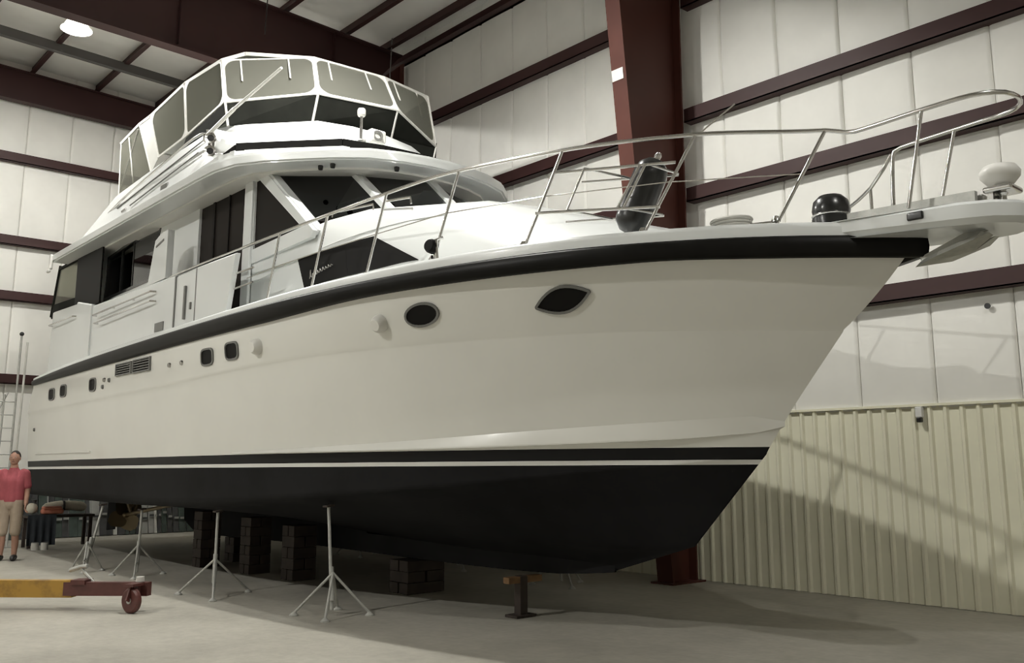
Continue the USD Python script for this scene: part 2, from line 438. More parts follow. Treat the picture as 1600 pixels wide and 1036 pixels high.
# ------------------------------------------------------------------ lamps
LAMP_LABELS = ['glowing high-bay lamp hanging above the stern near the end wall', 'high-bay lamp hanging above the yacht amidships, out of frame', 'unseen high-bay lamp ahead of the bow, out of frame, placed to light the bow and long wall',
               'unseen high-bay lamp on the near side by the stern, out of frame, placed to light the hull side', 'unseen high-bay lamp on the near side abreast of the yacht, out of frame, placed to light the hull side and floor']
for k, ((x, y, LAMP_Z, power, d), lb) in enumerate(zip(LAMPS, LAMP_LABELS)):
    MAT['bulb'] = usdkit.material(stage, f'/World/Looks/bulb_{k}', {'e': ('emission', {'color': LAMP_COLOUR, 'strength': power})}, [], surface='e.emission')
    t = thing('high_bay_lamp', lb, 'ceiling lamp', (x, y, LAMP_Z))
    R = .27
    prof = [(.155, .16), (.18, .11), (.23, .0), (R, -d), (R + .012, -d), (R + .006, -d + .02), (.245, .01), (.19, .12), (.165, .165)]
    part(t, 'reflector', lathe(prof, (x, y, LAMP_Z), n=32), 'lamp_white')
    part(t, 'bulb', trimesh.creation.icosphere(subdivisions=3, radius=.085).apply_translation((x, y, LAMP_Z)), 'bulb', smooth=True)
    part(t, 'ballast_housing', lathe([(0, .27), (.10, .27), (.11, .29), (.11, .43), (.08, .47), (0, .47)], (x, y, LAMP_Z), n=24), 'lamp_grey')
    for a in (0.3, 2.4, 4.5):
        part(t, 'bracket', tube([(x + .16 * math.cos(a), y + .16 * math.sin(a), LAMP_Z + .16), (x + .09 * math.cos(a), y + .09 * math.sin(a), LAMP_Z + .30)], .006, 5), 'lamp_grey')
    part(t, 'hanger', tube([(x, y, LAMP_Z + .46), (x, y, roof_z(y) + .2)], .012, 6), 'lamp_grey')
# ------------------------------------------------------------------ the yacht
yacht = thing('motor_yacht', 'big white flybridge motor yacht with black bottom, standing on blocks in the hangar', 'yacht', (8.0, 0, 0.45))
P = PchipInterpolator


def B(x, bmax, x0, xe, p, aft=.09):
    x = np.asarray(x, float)
    f = bmax * (1 - np.clip((x - x0) / (xe - x0), 0, 1) ** p)
    return np.where(x < x0, bmax - aft * ((x0 - x) / x0) ** 2, f)


def Bs(x):
    return B(x, 2.42, 7.0, 16.42, 3.2, .1)


zt = P([-1, 2.2, 6.5, 9.25, 11.7, 13.8, 15, 16.5], [3.33, 3.45, 3.53, 3.57, 3.60, 3.62, 3.60, 3.52])       # top of the black rub rail
zb = P([-1, 4.5, 6.9, 9.3, 11.7, 13.6, 14.5, 15.4, 16.5], [3.24, 3.29, 3.32, 3.35, 3.43, 3.44, 3.44, 3.40, 3.34])
LV = [  # start x, end x, z(x), half breadth(x)
    (-1.0, 12.9, P([-1, 5, 10, 12.9], [.98, .86, .62, .54]), lambda x: 0 * x),
    (-1.0, 14.0, P([-1, 5, 9, 12, 14.0], [1.02, .97, .93, .84, .87]), lambda x: B(x, 1.16, 5, 14.0, 2.6, .03)),
    (-1.0, 14.85, P([-1, 5, 7, 10, 12, 13.5, 14.85], [1.08, 1.06, 1.09, 1.26, 1.42, 1.58, 1.75]), lambda x: B(x, 2.24, 5, 14.85, 3.0, .06)),
    (-1.05, 15.07, P([-1.05, 8, 15.07], [2.0, 2.0, 2.06]), lambda x: B(x, 2.32, 5.5, 15.07, 2.9, .06)),
    (-1.1, 15.68, P([-1.1, 6, 11.3, 13.3, 15.68], [2.68, 2.75, 2.88, 2.88, 2.80]), lambda x: B(x, 2.37, 6, 15.68, 2.95, .08)),
    (-1.1, 15.69, P([-1.1, 6, 11.3, 13.3, 15.69], [2.70, 2.77, 2.90, 2.90, 2.82]), lambda x: B(x, 2.39, 6, 15.69, 2.95, .08)),
    (-.9, 16.02, P([-.9, 6, 11.3, 13.3, 16.02], [3.02, 3.1, 3.2, 3.22, 3.10]), lambda x: B(x, 2.41, 6.5, 16.02, 3.05, .09)),
    (-.7, 16.40, lambda x: zt(x) - .02, Bs)]
NU = 110
uu = np.linspace(0, 1, NU)
uu = 1 - (1 - uu) ** 1.5
curves = []
for xs, xe, zf, bf in LV:
    x = xs + (xe - xs) * uu
    curves.append(np.stack([x, -bf(x), zf(x)], 1))
    curves[-1][-1, 1] = 0
C_ = A(curves)
bot = np.stack([C_[0] + (C_[1] - C_[0]) * t for t in np.linspace(0, 1, 6)[:-1]] + [C_[1] + (C_[2] - C_[1]) * t for t in np.linspace(0, 1, 6)], 1)
s1 = P([0, 1, 2], C_[[2, 3, 4]], axis=0)(np.linspace(0, 2, 17))
s2 = P([0, 1, 2], C_[[5, 6, 7]], axis=0)(np.linspace(0, 2, 13))
top = np.transpose(np.concatenate([s1, s2]), (1, 0, 2))
m_bot, m_top = loft(bot), loft(top)
transom_line = np.vstack([bot[0], top[0]])
tr = loft(A([[p, p * A([1, -1, 1])] for p in transom_line]))
half = cat(m_bot, m_top)
shell = cat(half, mirror(half), tr)
shell.merge_vertices()
trimesh.repair.fix_normals(shell)
if (shell.triangles_center[:, 1] * shell.face_normals[:, 1]).sum() < 0:
    shell.invert()
TILT = A([-.0055, 0, 1.0])


def zslice(m, lo, hi):
    if lo is not None:
        m = trimesh.intersections.slice_mesh_plane(m, TILT, (0, 0, lo))
    if hi is not None:
        m = trimesh.intersections.slice_mesh_plane(m, -TILT, (0, 0, hi))
    return m


part(yacht, 'hull_bottom', zslice(shell, None, 1.575), 'bottom_paint', smooth=40, label='black anti-fouling painted hull bottom')
part(yacht, 'waterline_stripe', zslice(shell, 1.575, 1.62), 'stripe_white', smooth=40, label='thin white waterline stripe')
part(yacht, 'boot_stripe', zslice(shell, 1.62, 1.735), 'boot_black', smooth=40, label='black boot stripe above the waterline')
topsides = part(yacht, 'hull_topsides', zslice(shell, 1.735, None), 'hull_paint', smooth=25, label='off-white glossy hull sides')
kx = np.linspace(1.9, 12.95, 30)
kz0 = P([1.9, 2.6, 7, 10, 12, 12.95], [.62, .40, .45, .44, .46, .54])(kx)
kg = [[(x, -.13 * min(1, (13.1 - x) / 1.5), .95 if x < 8 else .7), (x, -.11 * min(1, (13.1 - x) / 1.5), z), (x, .11 * min(1, (13.1 - x) / 1.5), z), (x, .13 * min(1, (13.1 - x) / 1.5), .95 if x < 8 else .7)] for x, z in zip(kx, kz0)]
part(yacht, 'keel', cat(loft(A(kg)), thick([kg[0][0], kg[0][1], kg[0][2], kg[0][3]], .01)), 'bottom_paint', smooth=40)


def hull_at(x, z):
    """(point, outward normal) on the starboard hull side."""
    x, z = float(x), float(z)
    def yy(x, z):
        zs, ys = [], []
        for xs, xe, zf, bf in LV[2:]:
            if x < xe:
                zs.append(float(zf(x))); ys.append(float(bf(A(x))))
        o = np.argsort(zs)
        return -np.interp(z, A(zs)[o], A(ys)[o])
    p = A([x, yy(x, z), z])
    n = np.cross(A([.1, yy(x + .05, z) - yy(x - .05, z), 0]), A([0, yy(x, z + .05) - yy(x, z - .05), .1]))
    n /= np.linalg.norm(n)
    return p, n if n[1] < 0 else -n


def frame_at(x, z):
    p, n = hull_at(x, z)
    t = A([1, 0, 0]) - n * n[0]; t /= np.linalg.norm(t)
    s = np.cross(n, t)
    s = s if s[2] > 0 else -s
    return p, t, s, n


def on_hull(x, z, poly2d, d0, d1):
    """A flat polygon (along, up) set on the hull side, extruded along the normal from d0 to d1."""
    p, t, s, n = frame_at(x, z)
    m = trimesh.creation.extrude_polygon(poly2d, d1 - d0, engine='earcut')
    v = m.vertices
    V = p + np.outer(v[:, 0], t) + np.outer(v[:, 1], s) + np.outer(v[:, 2] + d0, n)
    m2 = trimesh.Trimesh(V, m.faces, process=False)
    if m2.volume < 0:
        m2.invert()
    return m2


# spray rail: a ledge from amidships to the stem
def ledge(xa, xb, ztop, zbot, depth, n=40):
    out = []
    for x in np.linspace(xa, xb, n):
        zt_, zb_ = float(ztop(x)), float(zbot(x))
        e = min(1, (x - xa) / .8, (xb - x) / 1.0 + .03)
        p, _ = hull_at(x, zt_); q, _ = hull_at(x, zb_)
        out.append([p, A([x, q[1] - depth * e - .003, zb_ + (.02 if e > .3 else 0)]), A([x, q[1] - depth * e * .9, zb_]), q + A([0, .01, 0])])
    out.append([A([15.06, 0, 2.10]), A([15.06, 0, 2.0]), A([14.96, 0, 1.95]), A([14.94, 0, 1.94])])
    return loft(A(out))


sp = ledge(8.4, 14.84, P([8.4, 10.84, 14.05, 14.98], [1.815, 1.88, 2.05, 2.10]), P([8.4, 11.2, 14.05, 14.98], [1.79, 1.805, 1.88, 1.96]), .07)
part(yacht, 'spray_rail', sp, 'hull_paint', smooth=30)
part(yacht, 'spray_rail', mirror(sp), 'hull_paint', smooth=30)
st = tube([hull_at(x, 1.87)[0] + A([0, -.008, 0]) for x in np.linspace(-.4, 3.1, 8)], .018, 6)
part(yacht, 'lower_strake', st, 'hull_paint')

# rub rail and toe rail
rx = np.r_[np.linspace(-.68, 12, 60), np.linspace(12.2, 16.3, 40), 16.36, 16.40, 16.42]


def rail_section(pts):
    """Sweep a section given as (out, fraction of height between zb and zt) along the sheer, out measured across the curve."""
    g = []
    tx = np.gradient(rx); ty = np.gradient(-Bs(rx))
    nrm = np.stack([ty, -tx], 1); nrm /= np.linalg.norm(nrm, axis=1, keepdims=True)
    nrm[-1] = (1, 0); nrm[-2] = (.9, -.43); nrm[-3] = (.75, -.66)
    for i, x in enumerate(rx):
        b = -float(Bs(x))
        row = []
        for o, h in pts:
            z0, z1 = float(zb(x)), float(zt(x))
            row.append((x + nrm[i, 0] * o, min(b + nrm[i, 1] * o, 0.0), z0 + (z1 - z0) * h))
        g.append(row)
    return loft(A(g), closed=True)


rs = rail_section([(-.03, 0), (.03, 0.0), (.062, .18), (.07, .5), (.062, .82), (.03, 1.0), (-.03, 1.0)])
part(yacht, 'rub_rail', rs, 'rubber', smooth=50, label='black rubber rub rail along the sheer')
part(yacht, 'rub_rail', mirror(rs), 'rubber', smooth=50, label='black rubber rub rail along the sheer')


def toe_section(pts):
    g = []
    tx = np.gradient(rx); ty = np.gradient(-Bs(rx))
    nrm = np.stack([ty, -tx], 1); nrm /= np.linalg.norm(nrm, axis=1, keepdims=True)
    nrm[-1] = (1, 0); nrm[-2] = (.9, -.43); nrm[-3] = (.75, -.66)
    for i, x in enumerate(rx):
        b, z = -float(Bs(x)), float(zt(x))
        hh = float(np.interp(x, [-.7, 6, 9, 11.5, 15, 16.4], [.05, .06, .07, .10, .12, .12]))
        g.append([(x + nrm[i, 0] * o, min(b + nrm[i, 1] * o, 0.0), z + hh * h) for o, h in pts])
    return loft(A(g), closed=True)


ts = toe_section([(-.12, -.3), (.035, -.3), (.035, .55), (.02, .9), (-.01, 1.0), (-.08, 1.0), (-.11, .8)])
part(yacht, 'toe_rail', ts, 'gelcoat', smooth=50)
part(yacht, 'toe_rail', mirror(ts), 'gelcoat', smooth=50)
dx = np.linspace(-.68, 16.38, 70)
part(yacht, 'deck', loft(A([[(x, -max(float(Bs(x)) - .05, .01) * k, float(zt(x)) + .02 + .05 * (1 - k * k)) for k in np.linspace(-1, 1, 9)] for x in dx])), 'gelcoat', smooth=True)

# portholes and fittings of the hull side
def ellipse(a, b, n=28, pw=2.0):
    t = np.linspace(0, 2 * np.pi, n, endpoint=False)
    return Polygon(np.stack([a * np.sign(np.cos(t)) * np.abs(np.cos(t)) ** (2 / pw), b * np.sign(np.sin(t)) * np.abs(np.sin(t)) ** (2 / pw)], 1))


def lens(a, b, n=12):
    t = np.linspace(-1, 1, n)
    return Polygon(np.r_[np.stack([a * t, b * (1 - np.abs(t) ** 1.9)], 1), np.stack([a * t[::-1], -b * (1 - np.abs(t[::-1]) ** 1.9)], 1)[1:-1]])


def porthole(x, z, shape, grow=.025):
    outer = shape.buffer(grow)
    f = part(yacht, 'porthole', on_hull(x, z, outer.difference(shape), -.02, .022), 'grey_trim', label='porthole rim with dark glass')
    part(f, 'porthole_glass', on_hull(x, z, shape, -.03, .008), 'window_black', smooth=False)


porthole(12.08, 3.185, ellipse(.205, .105))
porthole(13.62, 3.20, lens(.275, .115))
for x, z, a in ((8.6, 3.09, .15), (7.9, 3.07, .16), (3.24, 3.00, .15), (1.50, 3.0, .17), (.72, 2.98, .17)):
    porthole(x, z, ellipse(a, .095, pw=4))
for (xa, xb, za, zc) in ((4.42, 5.12, 3.055, 3.25), (5.2, 5.92, 3.045, 3.255)):
    xm, zm, w, h = (xa + xb) / 2, (za + zc) / 2, (xb - xa) / 2, (zc - za) / 2
    outer = shapely.box(-w, -h, w, h)
    v = part(yacht, 'hull_vent', on_hull(xm, zm, outer.difference(shapely.box(-w + .03, -h + .02, w - .03, h - .02)), -.01, .03), 'grey_trim', smooth=False, label='engine-room air vent with slats')
    part(v, 'vent_back', on_hull(xm, zm, shapely.box(-w + .02, -h + .01, w - .02, h - .01), -.01, .004), 'dark_interior', smooth=False)
    for k in range(4):
        zz = -h + .03 + (2 * h - .05) * (k + .3) / 4
        part(v, 'slat', on_hull(xm, zm, shapely.box(-w + .03, zz, w - .03, zz + .014), .0, .024), 'grey_trim', smooth=False)
for x, z, s in ((11.5, 3.15, .10), (9.25, 3.09, .10)):
    p, t, sv, n = frame_at(x, z)
    part(yacht, 'hull_fitting', lathe([(0, .10), (s * .6, .10), (s * .9, .07), (s, .02), (s, -.03)], p, n), 'white_vinyl', smooth=40, label='round white hull-side fitting')
for x, z in ((6.64, 3.06), (7.07, 3.06), (4.09, 3.02), (3.77, 2.93), (3.85, 3.04), (-.55, 2.35)):
    p, t, sv, n = frame_at(x, z)
    part(yacht, 'through_hull', lathe([(0, .03), (.03, .03), (.04, .0), (.04, -.02)], p, n, n=14), 'steel' if z > 3.03 else 'grey_trim', smooth=30)

# ---- bulwark
def zdk(x):
    return float(zt(x)) + .02


def bulwark(xa, xb, ztop_a, ztop_b, n, xa_top=None, xb_top=None, t=.07, inset=.02):
    xa_top = xa if xa_top is None else xa_top
    xb_top = xb if xb_top is None else xb_top
    g = []
    for k in np.linspace(0, 1, n):
        x0, x1 = xa + (xb - xa) * k, xa_top + (xb_top - xa_top) * k
        y0, y1 = -float(Bs(x0)) + inset, -float(Bs(x1)) + inset
        z0, z1 = zdk(x0), ztop_a + (ztop_b - ztop_a) * k
        g.append([(x0, y0, z0), (x1, y1, z1 - .02), (x1, y1 + .02, z1), (x1, y1 + t, z1), (x0, y0 + t, z0)])
    m = loft(A(g), closed=True)
    caps = [thick(g[0], .004), thick(g[-1], .004)]
    return cat(m, *caps)


def both(parent, name, m, mat, smooth=30, label=None):
    a = part(parent, name, m, mat, smooth, label)
    b = part(parent, name, mirror(m), mat, smooth, label)
    return a, b


both(yacht, 'bulwark', bulwark(2.85, 6.62, 4.42, 4.38, 12), 'gelcoat')
both(yacht, 'boarding_gate', bulwark(6.66, 7.36, 4.36, 4.38, 4, t=.05, inset=.03), 'gelcoat', label='white boarding gate in the bulwark')
both(yacht, 'bulwark', bulwark(7.40, 8.36, 4.38, 4.38, 5, xb_top=8.58), 'gelcoat')
both(yacht, 'corner_post', bulwark(1.98, 2.85, 4.60, 4.44, 4, t=.16, inset=-.01), 'gelcoat')
both(yacht, 'quarter_panel', bulwark(-.05, 1.98, 4.66, 4.60, 6, xa_top=.05, t=.10, inset=.06), 'gelcoat')
both(yacht, 'gate_hinge', cat(box2((7.0, -2.42, 3.68), (7.05, -2.38, 4.16)), box2((7.2, -2.41, 3.8), (7.24, -2.38, 3.9))), 'grey_trim')
both(yacht, 'gate_seam', box2((6.62, -2.405, 3.6), (6.66, -2.36, 4.36)), 'grey_trim', smooth=False)
both(yacht, 'gate_seam', box2((7.36, -2.40, 3.6), (7.40, -2.36, 4.36)), 'grey_trim', smooth=False)
both(yacht, 'scupper', box2((5.95, -2.412, 3.61), (6.28, -2.38, 3.74)), 'grey_trim', smooth=False)
both(yacht, 'grab_rail', cat(tube([(3.2, -2.40, 4.19), (3.22, -2.47, 4.19), (5.88, -2.48, 4.235), (5.9, -2.40, 4.235)], .016), tube([(3.3, -2.40, 4.04), (3.32, -2.47, 4.04), (5.9, -2.48, 4.085), (5.92, -2.40, 4.085)], .016),
                            *[tube([(x, -2.40, 4.20 + .016 * (x - 3.2)), (x, -2.475, 4.2 + .016 * (x - 3.2))], .012, 6) for x in (4.1, 5.0)]), 'steel')
both(yacht, 'grab_rail', tube([(.15, -2.28, 4.36), (.2, -2.36, 4.36), (1.75, -2.38, 4.36), (1.8, -2.3, 4.36)], .014), 'steel')
both(yacht, 'cleat', cat(tube([(2.45, -2.36, 3.58), (2.75, -2.37, 3.58)], .02, 6), tube([(2.6, -2.3, 3.55), (2.6, -2.37, 3.58)], .018, 6)), 'steel')
# wing strut between bulwark and brow
both(yacht, 'wing_strut', plate_xz([(5.40, 4.40), (6.12, 4.42), (6.12, 5.17), (5.86, 5.16), (5.62, 5.08)], -2.36, -2.26), 'gelcoat', label='white raked wing strut beside the saloon window')
both(yacht, 'air_vent', plate_xz([(5.68, 4.96), (5.98, 5.02), (5.98, 5.05), (5.68, 4.99)], -2.37, -2.35), 'grey_trim', smooth=False)

# ---- house sides
W_AFT = [(1.86, 4.70), (1.94, 5.50), (4.57, 5.72), (4.19, 4.74)]
W_DOOR = [(6.10, 3.72), (6.10, 5.72), (7.68, 5.72), (7.74, 3.72)]
W_TRI = [(8.00, 4.60), (7.98, 5.60), (8.08, 5.60), (9.36, 4.66)]
side = Polygon([(.9, 3.5), (.9, 5.64), (8.30, 5.64), (9.66, 4.56), (9.60, 4.48), (7.98, 4.40), (7.98, 3.5)])
for w in (W_AFT, W_DOOR, W_TRI):
    side = side.difference(Polygon(w))
for s in (1, -1):
    f = (lambda m: m) if s == 1 else mirror
    hs = part(yacht, 'house_side', f(plate_xz(side, -1.88, -1.81)), 'gelcoat', smooth=False)
    part(hs, 'saloon_window', f(plate_xz(Polygon(W_AFT).buffer(.01), -1.85, -1.835)), 'tinted_glass', smooth=False)
    part(hs, 'window_mullion', f(box2((2.62, -1.87, 4.7), (2.68, -1.82, 5.6))), 'black_plastic', smooth=False)
    part(hs, 'window_mullion', f(box2((3.2, -1.86, 4.7), (3.23, -1.83, 5.65))), 'black_plastic', smooth=False)
    part(hs, 'window_trim', f(plate_xz(Polygon(W_AFT).buffer(.015).difference(Polygon(W_AFT).buffer(-.035)), -1.89, -1.84)), 'black_plastic', smooth=False)
    d = part(hs, 'side_door', f(plate_xz(Polygon(W_DOOR), -1.84, -1.82)), 'door_brown', smooth=False, label='dark sliding saloon side door')
    part(hs, 'door_stile', f(box2((6.55, -1.86, 3.72), (6.62, -1.83, 5.72))), 'dark_interior', smooth=False)
    part(hs, 'door_stile', f(box2((7.1, -1.86, 3.72), (7.13, -1.83, 5.72))), 'dark_interior', smooth=False)
    part(hs, 'quarter_light', f(plate_xz(Polygon(W_TRI).buffer(.01), -1.85, -1.835)), 'smoked_glass', smooth=False)
    part(hs, 'door_post', f(cat(rbox((7.86, -1.885, 4.66), (.24, .07, 1.96), .02))), 'gelcoat', smooth=30)
both(yacht, 'gap_rail', cat(tube([(8.5, -2.33, 4.12), (8.95, -2.30, 4.14)], .014, 6), tube([(8.42, -2.33, 3.92), (8.92, -2.30, 3.95)], .012, 6)), 'steel')
# inside of the house: sole, bulkheads, seat back, all dark wood, near-black for the dim inside
part(yacht, 'saloon_sole', box2((-.3, -1.82, 3.62), (9.6, 1.82, 3.66)), 'dark_interior', smooth=False)
part(yacht, 'bulkhead', box2((5.2, -1.8, 3.66), (5.26, 1.8, 5.6)), 'dark_interior', smooth=False)
part(yacht, 'dashboard', cat(rbox((8.9, 0, 4.3), (.9, 3.2, .5), .08), rbox((7.4, .7, 4.25), (.6, .6, 1.1), .1)), 'dark_interior')
# aft deck enclosure
for s in (1, -1):
    f = (lambda m: m) if s == 1 else mirror
    ae = part(yacht, 'aft_enclosure', f(thick([(-.66, -2.1, 4.62), (.95, -2.1, 4.60), (.95, -2.1, 4.86), (-.56, -2.1, 4.90)], .02)), 'black_cloth', smooth=False, label='dark framed aft-deck enclosure')
    for fm in (bar((-.68, -2.10, 4.66), (-.30, -2.10, 5.68), .05, .05), bar((.92, -2.1, 4.6), (.92, -2.1, 5.68), .07, .05), bar((-.3, -2.1, 5.62), (2.0, -2.1, 5.62), .05, .05)):
        part(ae, 'frame_bar', f(fm), 'black_cloth', smooth=False)
    part(ae, 'aft_window', f(thick([(-.60, -2.09, 4.7), (.95, -2.09, 4.66), (.95, -2.09, 5.64), (-.3, -2.09, 5.64)], .008)), 'clear_vinyl', smooth=False)
    part(ae, 'black_panel', f(thick([(.95, -2.12, 4.56), (2.40, -2.12, 4.56), (2.40, -2.12, 5.60), (.95, -2.12, 5.62)], .03)), 'window_black', smooth=False)
    part(ae, 'awning_clamp', f(cat(rbox((.27, -2.44, 5.62), (.10, .06, .30), .02), rbox((.23, -2.46, 5.44), (.16, .05, .06), .015))), 'white_vinyl')
part(yacht, 'aft_bulkhead', cat(box2((-.12, -2.2, 3.5), (-.04, 2.2, 4.62))), 'gelcoat', smooth=False)

# ---- forward trunk cabin
tb = [(7.97, -1.875), (9.9, -1.80), (11.6, -1.56), (12.85, -1.16), (14.5, -.40), (14.75, 0)]
tt = [(7.97, -1.86, 4.57), (9.3, -1.80, 4.62), (9.75, -1.70, 4.70), (10.4, -1.52, 4.74), (11.2, -1.22, 4.66), (11.75, -.75, 4.69), (11.95, 0, 4.70)]
pts = []
for x, y in tb:
    pts += [(x, y, 3.5), (x, -y, 3.5), (x, y * .995, 3.78), (x, -y * .995, 3.78)]
for x, y, z in tt:
    pts += [(x, y, z), (x, -y, z), (x - .05, y * .95, z + .03), (x - .05, -y * .95, z + .03)]
trunk = hullm(pts)
tc = part(yacht, 'trunk_cabin', trunk, 'gelcoat', smooth=28, label='white raised foredeck cabin with sloping front')


def trunk_y(x, z):
    v, f, _ = meshkit.arrays(trunk)
    tm = trimesh.Trimesh(v, f, process=False)
    h, _, _ = tm.ray.intersects_location(A([[x, -5, z]]), A([[0, 1.0, 0]]), multiple_hits=False)
    return float(h[0][1])


TW = [(9.22, 4.27), (10.66, 4.33), (11.46, 3.93), (9.42, 3.86)]
tq = [(x, trunk_y(x, z), z) for x, z in TW]
mid = [(10.2, trunk_y(10.2, 4.31), 4.31), (10.3, trunk_y(10.3, 3.9), 3.9)]
for s in (1, -1):
    f = (lambda m: m) if s == 1 else mirror
    o = A([0, -.015, 0])
    w = part(tc, 'cabin_window', f(cat(thick([tq[0] + o, mid[0] + o, mid[1] + o, tq[3] + o], .03), thick([mid[0] + o, tq[1] + o, tq[2] + o, mid[1] + o], .03))), 'window_black', smooth=False, label='black trapezoid cabin side window')
# small silver script badge in the window's lower corner
bx = []
for k in range(9):
    x = 9.56 + .052 * k
    z0, h = 3.955 + .012 * k, (.11, .05, .07, .05, .05, .05, .04, .04, .03)[k]
    y = trunk_y(x, z0) - .036
    bx.append(tube([(x, y, z0), (x + .012, y, z0 + h), (x + .03, y, z0 + .02), (x + .05, y, z0 + .012)], .007, 5))
part(tc, 'badge', cat(*bx), 'steel', label='small silver script badge')
for k, (x, z) in enumerate(((12.36, 3.86),)):
    part(yacht, 'deck_fill', lathe([(0, .05), (.06, .05), (.075, .02), (.075, -.03)], (12.3, -1.98, 3.86), (0.2, -1, .1), n=18), 'window_black', label='round black deck light on a steel bracket')
    part(yacht, 'deck_fill', tube([(12.36, -1.95, 3.72), (12.36, -1.97, 3.92), (12.38, -1.9, 3.95)], .02, 6), 'steel')
for xa, ya, xb_, yb in ((9.75, -1.66, 10.45, -1.5), (10.6, -1.46, 11.0, -1.33)):
    both(tc, 'grab_rail', tube([(xa, ya, 4.74), (xa + .02, ya, 4.80), (xb_ - .02, yb, 4.80), (xb_, yb, 4.72)], .014, 6), 'steel')
# moulding line along the trunk side
tl = [(x, trunk_y(x, z) - .004, z) for x, z in [(8.1, 4.12), (9, 4.25), (10, 4.37), (11, 4.47), (11.5, 4.5)]]
part(tc, 'moulding', tube(spline(tl, 24), .006, 6), 'gelcoat')

# ---- windshield
TOPW = [(8.34, -1.79, 5.62), (9.11, -.92, 5.61), (9.55, 0, 5.60)]
BOTW = [(9.60, -1.72, 4.56), (10.43, -1.08, 4.66), (10.60, 0, 4.68)]
TOPW, BOTW = [A(p) for p in TOPW], [A(p) for p in BOTW]
my = lambda p: p * A([1, -1, 1])
ring_t = TOPW + [my(p) for p in TOPW[-2::-1]]
ring_b = BOTW + [my(p) for p in BOTW[-2::-1]]
wf_ = part(yacht, 'windshield_frame', cat(*[bar(a, b, .16 if i in (0, 4) else .15, .07, up=(b - a)[[2, 1, 0]] * A([1, 0, 1]) * A([1, 0, -1]) + A([0, .001, 0])) for i, (a, b) in enumerate(zip(ring_t, ring_b))],
                                      *[bar(a, b, .05, .06) for a, b in zip(ring_t[:-1], ring_t[1:])]), 'gelcoat', smooth=False, label='white raked windshield mullions')
for i in range(4):
    part(wf_, 'windshield_pane', thick([ring_b[i], ring_b[i + 1], ring_t[i + 1], ring_t[i]], .012), 'dark_glass', smooth=False)
for i in range(4):
    m0 = (ring_b[i] * .7 + ring_b[i + 1] * .3); m1 = ring_b[i] * .3 + ring_b[i + 1] * .7
    part(wf_, 'wiper', cat(tube([m0 + A([.10, -.05, .08]), m1 + A([.10, -.05, .10])], .014, 6), tube([m1 + A([.10, -.05, .10]), m1 + A([.16, -.06, .04])], .02, 6)), 'steel')

# ---- brow (flybridge deck)
brow = [(.24, -2.43), (2.0, -2.44), (5.0, -2.46), (7.27, -2.48), (7.9, -2.46), (8.35, -2.37), (8.75, -2.14), (9.1, -1.86), (9.5, -1.5), (9.78, -1.17), (9.95, -.75), (10.03, -.35), (10.05, 0)]
bp = Polygon(brow + [(x, -y) for x, y in brow[-2::-1]])
part(yacht, 'flybridge_deck', cat(plate_xy(bp.buffer(-.03), 5.615, 5.64), plate_xy(bp, 5.64, 5.74), plate_xy(bp.buffer(-.03), 5.74, 5.78)), 'gelcoat', smooth=25, label='white flybridge deck with a rounded overhanging brow')
tr_in = bp.buffer(-.16)
part(yacht, 'headliner', plate_xy(bp.buffer(-.35), 5.585, 5.62), 'white_vinyl', smooth=False)
for (x, y) in ((9.12, -1.5), (9.3, -1.42), (9.75, -.7)):
    part(yacht, 'soffit_light', lathe([(0, 0), (.03, 0), (.035, .03), (.035, .06)], (x, y, 5.56), n=14), 'black_plastic')

# ---- flybridge coaming: a tub with slanting sides
ob_ = [(.9, -2.25), (4.5, -2.32), (7.2, -2.28), (8.2, -2.02), (9.05, -1.15), (9.32, -.4)]
ot_ = [(2.25, -1.93, 6.62), (4.3, -1.93, 6.72), (6.55, -1.93, 6.74), (7.0, -1.80, 6.72), (7.85, -.86, 6.78), (7.95, -.3, 6.80)]
lo = [(x, y, 5.77) for x, y in ob_] + [(x, -y, 5.77) for x, y in ob_[::-1]]
hi = list(ot_) + [(x, -y, z) for x, y, z in ot_[::-1]]
inn_hi = [(x - (.1 if x > 6.9 else 0) + (.1 if x < 2.5 else 0), y * .94, z) for x, y, z in hi]
inn_lo = [(x - .25 + (.6 if x < 3 else 0), y * .9, 5.80) for x, y, z in hi]
g = A([lo, hi, inn_hi, inn_lo])
coaming = loft(np.transpose(g, (1, 0, 2)).transpose(1, 0, 2), closed=True)
co = part(yacht, 'flybridge_coaming', coaming, 'gelcoat', smooth=20, label='white slanting flybridge coaming')
# groove lines along the coaming side
for k, (za, zb_) in enumerate((((4.0, -2.24, 6.02), (6.5, -2.12, 6.34)), ((3.0, -2.13, 6.2), (6.4, -2.02, 6.58)))):
    part(co, 'moulding', tube([A(za) + (0, -.0, 0), A(zb_)], .012, 6), 'grey_trim')
part(co, 'side_light', rbox((5.45, -2.20, 6.02), (.28, .06, .10), .02), 'grey_trim', label='grey navigation side light')
part(co, 'cleat', cat(tube([(3.5, -2.2, 6.02), (3.75, -2.22, 6.02)], .022, 6), tube([(3.62, -2.12, 6.0), (3.62, -2.22, 6.02)], .02, 6)), 'steel')
both(yacht, 'hand_rail', tube(spline([(2.3, -2.06, 6.25), (3.5, -2.12, 6.35), (5.2, -2.14, 6.5), (6.5, -2.12, 6.62), (6.75, -2.0, 6.62)], 20), .02), 'steel')
